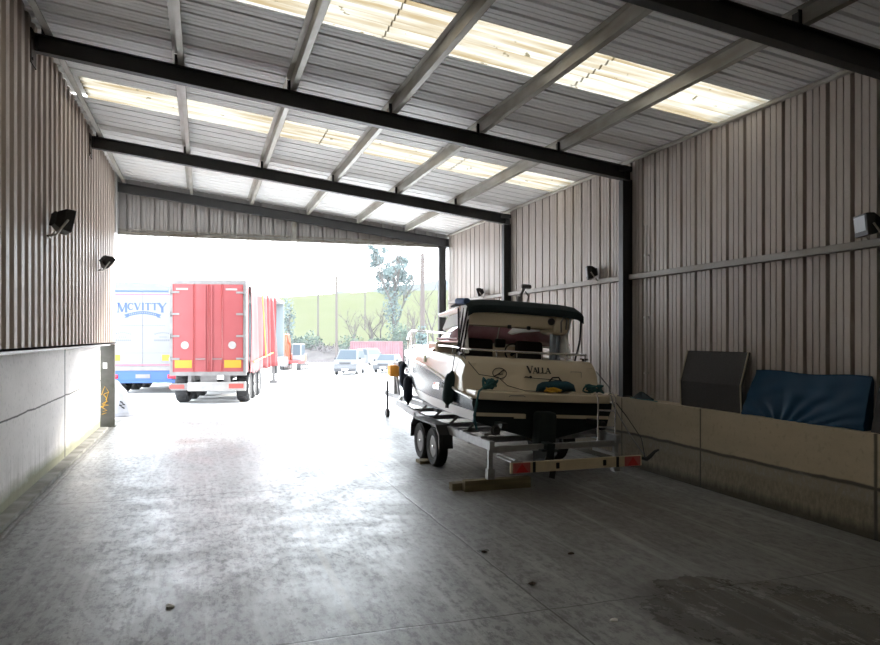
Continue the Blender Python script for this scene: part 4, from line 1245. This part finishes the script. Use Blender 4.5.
# port lights in the hull side and a chart of vents
for s in (-1, 1):
    MB().rbox((s * 1.225, 1.45, 1.25), (.02, .34, .11), .01, rz=s * R(-1)).build('side_vent', M_chrome, me_o)
    MB().rbox((s * 1.135, 3.9, 1.38), (.03, .42, .12), .03, rz=s * R(6)).build('portlight', M_glass, me_o)
# cockpit sole, seats, dash, wheel
MB().bb(-.85, .85, .9, 2.7, 1.22, 1.26).build('cockpit_sole', M_white_shaded, boat)
MB().rbox((0, 1.1, 1.5), (1.5, .45, .5), .06).build('aft_bench', M_canvas, boat)
for sx in (-.45, .45):
    st = MB().rbox((sx, 1.95, 1.62), (.5, .48, .14), .05).bb(sx - .06, sx + .06, 1.9, 2.0, 1.25, 1.56).build('helm_seat', M_black, boat)
    MB().rbox((sx, 1.72, 1.86), (.5, .10, .38), .05, rx=-.1).build('seat_back', M_carpet, st)
db = MB().prism([(2.62, 1.26), (2.45, 1.72), (2.60, 1.95), (3.1, 1.96), (3.1, 1.26)], -.95, .95, 'x').build('dashboard', M_white_shaded, boat, bevel=.03)
MB().tube([(.45 + .17 * math.cos(2 * PI * k / 24), 2.38 + .06 * math.sin(2 * PI * k / 24), 1.84 + .16 * math.sin(2 * PI * k / 24)) for k in range(24)], .014, 6, closed=True).tube([(.45, 2.5, 1.80), (.45, 2.38, 1.84)], .025, 8).tube([(.29, 2.38, 1.84), (.61, 2.38, 1.84)], .012, 6).build('steering_wheel', M_black, boat)
MB().rbox((.22, 2.5, 2.0), (.2, .1, .16), .03).build('instrument_pod', M_black, db)
MB().rbox((.68, 2.5, 1.98), (.16, .1, .12), .03).build('instrument_pod', M_black, db)
# windscreen: curved tinted panes on a frame
ws = []
for z, ins in ((1.97, 0), (2.12, .25), (2.32, .62)):
    row = []
    for i in range(17):
        a = -PI / 2 + PI * i / 16
        hx = .97 - .34 * (z - 1.95) / .4
        fy = 3.75 - ins
        row.append((hx * math.sin(a), 1.25 + (fy - 1.25) * max(0.0, math.cos(a)) ** .55, z))
    ws.append(row)
wso = MB().loft(ws, cap=False).build('windscreen', M_tint, boat, recalc=False)
so = wso.modifiers.new('pane', 'SOLIDIFY'); so.thickness = .012
MB().tube(ws[0], .018, 6).tube(ws[2], .018, 6).tube([ws[0][5], ws[1][5], ws[2][5]], .014, 6).tube([ws[0][11], ws[1][11], ws[2][11]], .014, 6).build('screen_frame', M_white, wso)
MB().tube([(p[0] * 1.01, p[1], p[2] + .05) for p in ws[0]], .018, 6).build('red_trim', mat('dark_red_trim', (.20, .02, .04), .4), wso)
# hardtop side wings + cross beam arch
wing = [(.72, 2.50), (1.0, 2.60), (1.8, 2.545), (2.5, 2.36), (2.85, 2.2), (2.7, 2.17), (2.45, 2.20), (1.5, 2.24), (1.22, 2.10), (1.05, 1.80), (.72, 1.80), (.86, 2.15)]
for s, x0 in ((-1, -1.0), (1, .70)):
    wb = MB().prism(wing, x0, x0 + .06, 'x')
    wb.v = [(v[0] - s * .11 * max(0, v[1] - .8), v[1], v[2]) for v in wb.v]
    wo = wb.build('arch_wing', mat('matt_white_moulding', (.86, .86, .85), .8, spec=.15), boat, bevel=.015)
    MB().lathe([(.055, -.035), (.055, .035)], (x0 + .03 - s * .05, 1.25, 2.40), 'x', 16).build('side_lamp', M_grey, wo)
bp_ = [(.78, 2.24), (.74, 2.44), (.9, 2.56), (1.35, 2.56), (1.4, 2.42), (1.25, 2.24)]
ab = MB().prism(bp_, -.95, .70, 'x').rbox((.58, 1.05, 2.36), (.30, .66, .40), .10).build('arch_beam', M_white_shaded, boat, bevel=.02)
MB().lathe([(.055, .70), (.055, .73)], (.38, 0, 2.36), 'y', 16).build('speaker', M_black, ab)
MB().tube([(.56, .72, 2.20), (.54, .70, 2.36), (.58, .70, 2.44), (.64, .71, 2.40), (.64, .72, 2.25)], .014, 6).build('grab_handle', M_grey, ab)
for xx in (-.30, .02): MB().rbox((xx, .76, 2.24), (.06, .05, .06), .015).build('deck_light', M_black, ab)
MB().prism([(1.0, 2.44), (2.55, 2.40), (2.6, 2.46), (1.0, 2.56)], -.94, .74, 'x').build('hardtop_panel', M_white_shaded, boat, bevel=.02)
tag(MB().box((-.25, 1.5, 2.43), (.8, .18, .02), rz=.5).build('hatch_strip', M_inside, boat), 'pale blue strip under the hardtop')
MB().bb(.50, .56, .9, 1.0, 1.76, 2.2).bb(.64, .70, 1.0, 1.1, 1.76, 2.2).build('arch_leg', mat('grey_blue_acrylic', (.28, .33, .38), .3), boat)
# canopy fabric over a bowed frame
rows = []
for i in range(15):
    f = i / 14
    y = .72 + .95 * f
    row = []
    for k in range(21):
        u = -1 + k / 10
        cz = 2.61 + .05 * (1 - abs(u) ** 4) - .10 * (1 - min(1, f * 4)) ** 2 - .02 * f
        row.append((-.05 + .96 * u, y - .05 * u * u, cz - (.04 if abs(u) > .99 else 0)))
    rows.append(row)
rows.insert(0, [(p[0], p[1] - .015, p[2] - .11) for p in rows[0]])
cn = MB().loft(rows, cap=False).build('canopy', M_canvas, boat, recalc=False)
so = cn.modifiers.new('fabric', 'SOLIDIFY'); so.thickness = .03
MB().rbox((-.99, 1.05, 2.60), (.12, .5, .10), .04, rx=.05).build('canopy_corner', mat('blue_canvas', (.05, .10, .22), .8), cn)
for pts in ([(-1.0, .74, 2.50), (-1.05, .9, 1.78)], [(.90, .74, 2.46), (.89, .72, 2.1), (.86, .80, 1.76)], [(-.97, 1.0, 2.50), (-1.02, 1.1, 1.80)], [(-.97, 1.3, 2.5), (-1.0, 1.05, 1.80)], [(-.95, .80, 2.45), (-.98, .82, 2.1), (-1.02, .82, 1.80)]):
    MB().tube(pts, .016, 6).build('canopy_strut', M_grey if pts[0][0] < -1.05 else M_black, cn)
# pushpit rail round the cockpit
rl = [(-1.0, 2.2, 1.90), (-1.02, 1.4, 1.89), (-1.02, .75, 1.87), (-.95, .62, 1.865), (-.3, .58, 1.86), (.3, .58, 1.86), (.95, .62, 1.865), (1.02, .75, 1.87), (1.02, 1.4, 1.88)]
pp = MB().tube(rl, .017, 8).build('cockpit_rail', M_chrome, boat)
for x, y in ((-1.02, .75), (-.55, .6), (-.22, .6), (.2, .6), (.62, .6), (.95, .64), (-1.0, 1.4), (1.0, 1.4)):
    MB().tube([(x, y, 1.74), (x, y, 1.87)], .013, 6).build('rail_stanchion', M_chrome, pp)
# bow pulpit
bp = [(-.84, 4.9, 1.98), (-.62, 5.6, 2.14), (-.38, 6.3, 2.22), (-.2, 6.9, 2.24), (0, 7.02, 2.24), (.2, 6.9, 2.24), (.38, 6.3, 2.22), (.62, 5.6, 2.14), (.84, 4.9, 1.98)]
bp = [(x, sy(y), z) for x, y, z in bp]
pu = MB().tube(bp, .022, 8).build('bow_rail', M_chrome, boat)
for x, y, z in ((-.62, 5.6, 2.14), (.62, 5.6, 2.14), (-.38, 6.3, 2.22), (.38, 6.3, 2.22), (-.2, 6.85, 2.24), (.2, 6.85, 2.24)):
    MB().tube([(x * 1.02, sy(y), 1.76), (x, sy(y), z)], .018, 6).build('rail_stanchion', M_chrome, pu)
MB().rbox((0, sy(6.98), 1.86), (.18, .34, .1), .03).build('bow_roller', M_chrome, boat)
an = MB().tube([(0, 7.82, 1.80), (0, 7.72, 1.45), (0, 7.64, 1.35)], .025, 8).tube([(-.18, 7.64, 1.45), (-.1, 7.67, 1.34), (0, 7.68, 1.3), (.1, 7.67, 1.34), (.18, 7.64, 1.45)], .022, 6).build('anchor', M_galv2, boat)
# mast lamp and aerial on the hardtop
am = MB().tube([(.12, 1.35, 2.60), (.10, 1.35, 2.80), (.16, 1.33, 2.93)], .022, 8).rbox((.18, 1.33, 2.94), (.18, .08, .07), .03).rbox((.06, 1.33, 2.72), (.06, .06, .10), .02).tube([(.20, 1.35, 2.60), (.24, 1.35, 2.78), (.18, 1.35, 2.86)], .012, 6).build('mast_lamp', M_grey, boat)
# yellow-green sticker, cleats, ladder
MB().rbox((-1.20, 2.35, 1.66), (.012, .14, .12), .005).build('sticker', mat('olive_sticker', (.20, .22, .02), .5), boat)
for s in (-1, 1):
    MB().tube([(s * 1.04, .72, 1.80), (s * 1.04, .96, 1.80)], .016, 6).bb(s * 1.04 - .02, s * 1.04 + .02, .8, .88, 1.76, 1.80).build('cleat', M_black if s < 0 else M_chrome, boat)
ld = MB()
for x in (.70, .98):
    ld.tube([(x, -.12, 1.30), (x, -.22, 1.33), (x + .02, -.27, 1.25), (x + .06, -.26, .52)], .014, 8)
ldo = ld.build('boarding_ladder', M_chrome, boat)
for z in (.58, .84, 1.08): MB().tube([(.74, -.258, z), (1.02, -.258, z)], .014, 8).build('ladder_rung', M_chrome, ldo)
# stern drive
sd = MB().rbox((-.04, -.14, .78), (.30, .26, .50), .06).prism([(-.50, .62), (-.46, .34), (-.30, .20), (-.02, .22), (.0, .62)], -.14, -.02, 'x').lathe([(.0, -.62), (.07, -.58), (.085, -.35), (.06, -.1), (.0, .02)], (-.08, 0, .33), 'y', 14).prism([(-.48, .50), (-.48, .53), (.0, .53), (.0, .50)], -.22, .06, 'x').build('stern_drive', M_anti, boat, bevel=.01)
mb = MB()
for k in range(3):
    a = 2 * PI * k / 3 + .4
    mb.box((-.08 + .09 * math.cos(a), -.60, .33 + .09 * math.sin(a)), (.16, .02, .08), ry=-a, rx=.5)
mb.build('propeller', M_black, sd)
for s in (-1, 1): MB().rbox((s * .75 - .1, -.10, .70), (.24, .22, .03), .01).build('trim_tab', M_grey, boat)

# things on the boat (kept as separate things, placed through the boat's own frame)
BM = Matrix.Translation(boat.location) @ boat.rotation_euler.to_matrix().to_4x4()
def onboat(p): return BM @ Vector(p)
# fenders
def fender(top, hang, rad, ln, m_, label, tilt=0.0):
    T = onboat(top)
    t = thing('fender', T, label, 'fender', 'fenders hanging on the boat side', rot=(0, tilt, 0))
    MB().lathe([(.012, -hang + .02), (.03, -hang), (.045, -hang - .02), (rad * .75, -hang - .04), (rad * .95, -hang - .09), (rad, -hang - .14), (rad, -hang - ln + .14), (rad * .95, -hang - ln + .09), (rad * .75, -hang - ln + .04), (.045, -hang - ln + .02), (.03, -hang - ln)], n=16).build('fender_body', m_, t)
    MB().tube([(0, 0, 0), (.0, 0, -hang + .02)], .007, 5).build('lanyard', M_black, t)
    MB().lathe([(.03, -hang - ln - .05), (.03, -hang - ln)], n=8).build('end_eye', M_black, t)
    return t
fender((-1.13, .84, 1.80), .30, .10, .50, M_fender, 'dark green fender hanging on the boat quarter near the stern', tilt=R(9))
fender((-1.03, 4.3, 1.68), .42, .095, .52, M_fnavy, 'middle dark fender of the three, hanging beside the navy hull')
fender((-.80, 5.7, 1.80), .30, .10, .56, M_fnavy, 'navy fender hanging nearest the bow, lit by the doorway')
# teal mooring rope and gear on the platform
def scribble(c, rx, ry, rz, n, seed, r):
    rnd = random.Random(seed)
    P = []
    for k in range(n):
        a = k * 1.1 + rnd.uniform(-.3, .3)
        f = rnd.uniform(.35, 1)
        P.append((c[0] + rx * f * math.cos(a), c[1] + ry * f * math.sin(a), c[2] + rnd.random() * rz))
    out = []
    for i in range(len(P) - 3):
        for s in (0, .34, .67):
            p0, p1, p2, p3 = (Vector(P[i + q]) for q in range(4))
            out.append(.5 * ((2 * p1) + (-p0 + p2) * s + (2 * p0 - 5 * p1 + 4 * p2 - p3) * s * s + (-p0 + 3 * p1 - 3 * p2 + p3) * s ** 3))
    return out
def rope_obj(pts, r, m_, name, label, cat):
    w_ = [onboat(p) for p in pts]
    lo = min(w_, key=lambda q: q.z)
    o = MB().tube(w_, r, 6).build(name, m_, loc=lo)
    return tag(o, label, cat)
pts = scribble((-.80, .12, 1.305), .12, .10, .16, 30, 4, .014)
pts += [(-.95, .02, 1.32), (-1.05, -.12, 1.28), (-1.10, -.18, 1.12), (-1.12, -.16, .85), (-1.06, -.14, .75), (-1.13, -.19, .95), (-1.09, -.19, 1.14)]
rope_obj(pts, .016, M_teal, 'mooring_rope', 'teal mooring rope coiled at the platform corner and hanging down', 'rope')
rope_obj([(-1.04, .88, 1.82), (-1.0, .40, 1.62), (-.9, .34, 1.50), (-.6, .32, 1.47), (-.5, .2, 1.36), (-.25, .12, 1.30), (.0, .08, 1.30)], .006, M_black, 'thin_line', 'thin dark line looped from the cleat across the warm-shaded transom', 'line')
rope_obj(scribble((.15, .05, 1.30), .16, .07, .06, 34, 8, .01), .011, M_yellow, 'yellow_rope', 'small heap of yellow rope on the swim platform', 'rope')
# blue gear bag
g_ = onboat((.28, .22, 1.288))
t = thing('gear_bag', g_, 'slumped dark blue bag lying on the swim platform', 'bag')
rings = []
for i in range(13):
    f = i / 12
    xx = -.33 + .66 * f
    rr = .085 * (1 - abs(2 * f - 1) ** 4) ** .5 + .012
    rings.append([(xx, rr * math.cos(a) * 1.1, rr * .9 + rr * .85 * math.sin(a) * (1 + .25 * noise.noise(Vector((xx * 9, a, 0))))) for a in [2 * PI * k / 14 for k in range(14)]])
MB().loft(rings, closed=True).build('bag_body', M_bluegear, t)
MB().tube([(-.12, 0, .15), (-.05, 0, .22), (.05, 0, .22), (.1, 0, .15)], .012, 6).build('handle', M_black, t)
rope_obj(scribble((.84, .10, 1.31), .18, .10, .12, 40, 15, .012), .013, M_teal, 'rope_heap', 'tangled teal rope heaped beside the blue bag on the platform', 'rope')
# chain from ladder to the board
rope_obj([(1.08, .5, 1.62), (1.15, .2, 1.4), (1.10, -.05, 1.15), (1.14, -.22, .95), (1.18, -.5, .70), (1.16, -.9, .50)], .010, M_grey, 'mooring_line', 'grey line trailing from the boat quarter to the light board', 'line')
rope_obj([(1.06, -.18, 1.20), (1.16, -.35, 1.0), (1.26, -.6, .72), (1.12, -.93, .50)], .007, M_black, 'safety_cable', 'thin black cable drooping beside the boarding ladder', 'cable')

# ------------------------------------------------------------------ floodlights
def floodlight(loc, rz, label, tilt=.35, s=1.0):
    t = thing('floodlight', loc, label, 'floodlight', 'floodlights on the shed walls', rz=rz)
    # local: mounted on wall behind (+y is into wall), faces -y
    bd = MB()
    a, b = .15 * s, .115 * s
    ring = lambda hw, hh, y: [(-hw, y, -hh), (hw, y, -hh), (hw, y, hh), (-hw, y, hh)]
    bd.loft([ring(a * .6, b * .6, .10 * s), ring(a * .95, b * .95, .03 * s), ring(a, b, -.03 * s), ring(a, b, -.06 * s)], closed=True, smooth=False)
    body = bd.build('housing', M_black, t, bevel=.008)
    body.location = (0, -.16 * s, .06 * s); body.rotation_euler = (tilt, 0, 0)
    MB().bb(-a * .82, a * .82, -.066 * s, -.06 * s, -b * .55, b * .82).build('lens', M_lens, body)
    mb = MB()
    for k in range(5): mb.bb(-a * .6 + k * a * .3 - .004, -a * .6 + k * a * .3 + .004, .06 * s, .125 * s, -b * .55, b * .55)
    mb.build('cooling_fins', M_black, body)
    MB().tube([(-a * 1.08, -.16 * s, .06 * s), (-a * 1.08, -.05 * s, -.10 * s), (0, -.0, -.10 * s), (a * 1.08, -.05 * s, -.10 * s), (a * 1.08, -.16 * s, .06 * s)], .012 * s, 6).build('bracket', M_galv, t)
    return t
floodlight((XW - .03, 5.74, 3.22), -R(90) - R(25) + PI * 0, 'floodlight with a square lens on the wall rail over the blue tarpaulin', tilt=.1)
floodlight((XW - .03, 11.45, 3.20), -R(90) - R(25), 'small floodlight on the wall rail left of the black column', tilt=.1)
floodlight((XW - .03, 17.0, 3.18), -R(90) - R(20), 'small pale floodlight on the wall rail beyond the boat canopy', tilt=.3, s=.9)
floodlight((XL + .03, 11.2, 3.64), R(90) + R(20), 'floodlight tilted down on the brown grey wall, the nearer one', tilt=.2, s=1.35)
floodlight((XL + .03, 16.3, 3.58), R(90) + R(20), 'small floodlight on the brown grey wall close to the opening', tilt=.7, s=1.1)

# ------------------------------------------------------------------ things on the right-hand ledge
t = thing('carpet_panel', (6.64, 8.27, 1.1), 'bent dark grey carpeted panel leaning on the taupe wall', 'panel')
pf = [(0, 0), (-.012, .36), (.12, .80), (.16, .79), (.035, .355), (.05, 0)]
MB().prism([(x, z) for x, z in pf], -.62, .62, 'y').build('panel_board', M_carpet, t, bevel=.01)
for s in (-.625, .615):
    MB().tube([(-.005, s, .005), (-.017, s, .36), (.115, s, .80)], .010, 5).build('edge_binding', M_trimline, t)
# blue tarpaulin bundle: wedge leaning on the wall, wrinkled skin
t = thing('tarpaulin_cushion', (6.6, 6.70, 1.1), 'long blue tarpaulin-covered cushion leaning on the taupe wall', 'cushion')
rows = []
for j in range(61):
    f = j / 60
    y = .90 - 1.80 * f
    row = []
    for i in range(25):
        g_ = i / 24
        z = .56 * g_
        x = -.0 + .19 * g_ ** 1.15
        # gathers fan up from a point low on the front
        a = math.atan2(f - .36, g_ + .25)
        rad = math.hypot(f - .36, g_ + .1)
        wr = .016 * math.sin(a * 26 + 2 * noise.noise(Vector((f * 4, g_ * 3, 0)))) * math.exp(-2.1 * rad) * min(1, rad * 5)
        wr += .012 * noise.noise(Vector((f * 6, g_ * 4, 3)))
        row.append((x - wr * 1.6, y + .10 * g_ * (1 - 2 * f) * -.5, z + .012 * math.sin(f * 9)))
    # round over to the wall
    row += [(.205, row[-1][1], row[-1][2] - .01), (.215, row[-1][1], row[-1][2] - .05), (.20, row[-1][1], .0)]
    rows.append(row)
mb = MB().loft(rows, cap=False)
mb.add(rows[0], [tuple(range(len(rows[0])))], False); mb.add(rows[-1], [tuple(range(len(rows[-1])))], False)
mb.build('cover', M_tarp, t)
MB().tube([(r_[24][0], r_[24][1], r_[24][2] + .004) for r_ in rows], .008, 5).build('hem', M_tarp, t)
tag(MB().prism([(6.64, 1.1), (6.78, 1.72), (6.81, 1.72), (6.70, 1.1)], 5.61, 5.74, 'y').build('rubber_mat', M_black, loc=(6.7, 5.67, 1.1)), 'black rubber mat leaning on the wall past the end of the blue cushion', 'mat')
# dark sheet bundle with teal cord by the column
t = thing('folded_sheet', (6.70, 9.98, 1.1), 'crumpled dark sheet bundled on the ledge beside the black column', 'sheet')
rings = []
for z, r in ((0, 1.0), (.03, 1.05), (.07, .8), (.12, .5), (.16, .22), (.17, .02)):
    z *= .55
    rings.append([(.095 * r * math.cos(a) * (1 + .2 * noise.noise(Vector((math.cos(a) * 2, math.sin(a) * 2, z * 9)))), -.05 + .25 * r * math.sin(a) + z * .5, z * (1 + .3 * math.sin(3 * a))) for a in [2 * PI * k / 18 for k in range(18)]])
MB().loft(rings, closed=True).build('sheet_body', M_canvas, t)
pts = [(6.60 + .02 * math.sin(k), 10.15 - .07 * k, 1.11) for k in range(12)]
tag(MB().tube(pts, .008, 5).build('cord', M_teal, loc=(6.6, 9.8, 1.1)), 'teal cord lying along the edge of the concrete ledge', 'cord')

# small litter on the floor
def scrap(x, y, s, m_, label, cat, seed, name):
    rnd = random.Random(seed)
    n = 7
    vs = [(s * rnd.uniform(.5, 1) * math.cos(2 * PI * k / n), s * rnd.uniform(.4, .8) * math.sin(2 * PI * k / n), .004 + rnd.random() * s * .25) for k in range(n)]
    mb = MB().add(vs + [(0, 0, .02)] + [(v[0] * .9, v[1] * .9, .001) for v in vs], [(k, (k + 1) % n, n) for k in range(n)] + [tuple(range(2 * n, n, -1))] + [(k, n + 1 + k, n + 1 + (k + 1) % n, (k + 1) % n) for k in range(n)])
    o = mb.build(name, m_); o.location = (x, y, 0)
    tag(o, label, cat)
def onfloor(u, v):
    d = 719.12 * 2.1 / (v - 336.76)
    return at(u, d)
scrap(*onfloor(571, 554), .05, M_debris, 'small dead leaf on the floor below the light board', 'leaf', 1, 'dead_leaf')
scrap(*onfloor(532, 584), .045, M_debris, 'dark dead leaf lying near the long floor joint', 'leaf', 2, 'dead_leaf')
scrap(*onfloor(484, 552), .04, M_debris, 'tiny dark leaf on the floor in front of the timbers', 'leaf', 3, 'dead_leaf')
scrap(*onfloor(170, 607), .06, M_paper, 'scrap of white paper on the bare floor', 'paper', 4, 'paper_scrap')
scrap(*onfloor(614, 621), .04, M_paper, 'pale scrap on the edge of the dark damp stain', 'paper', 5, 'paper_scrap')
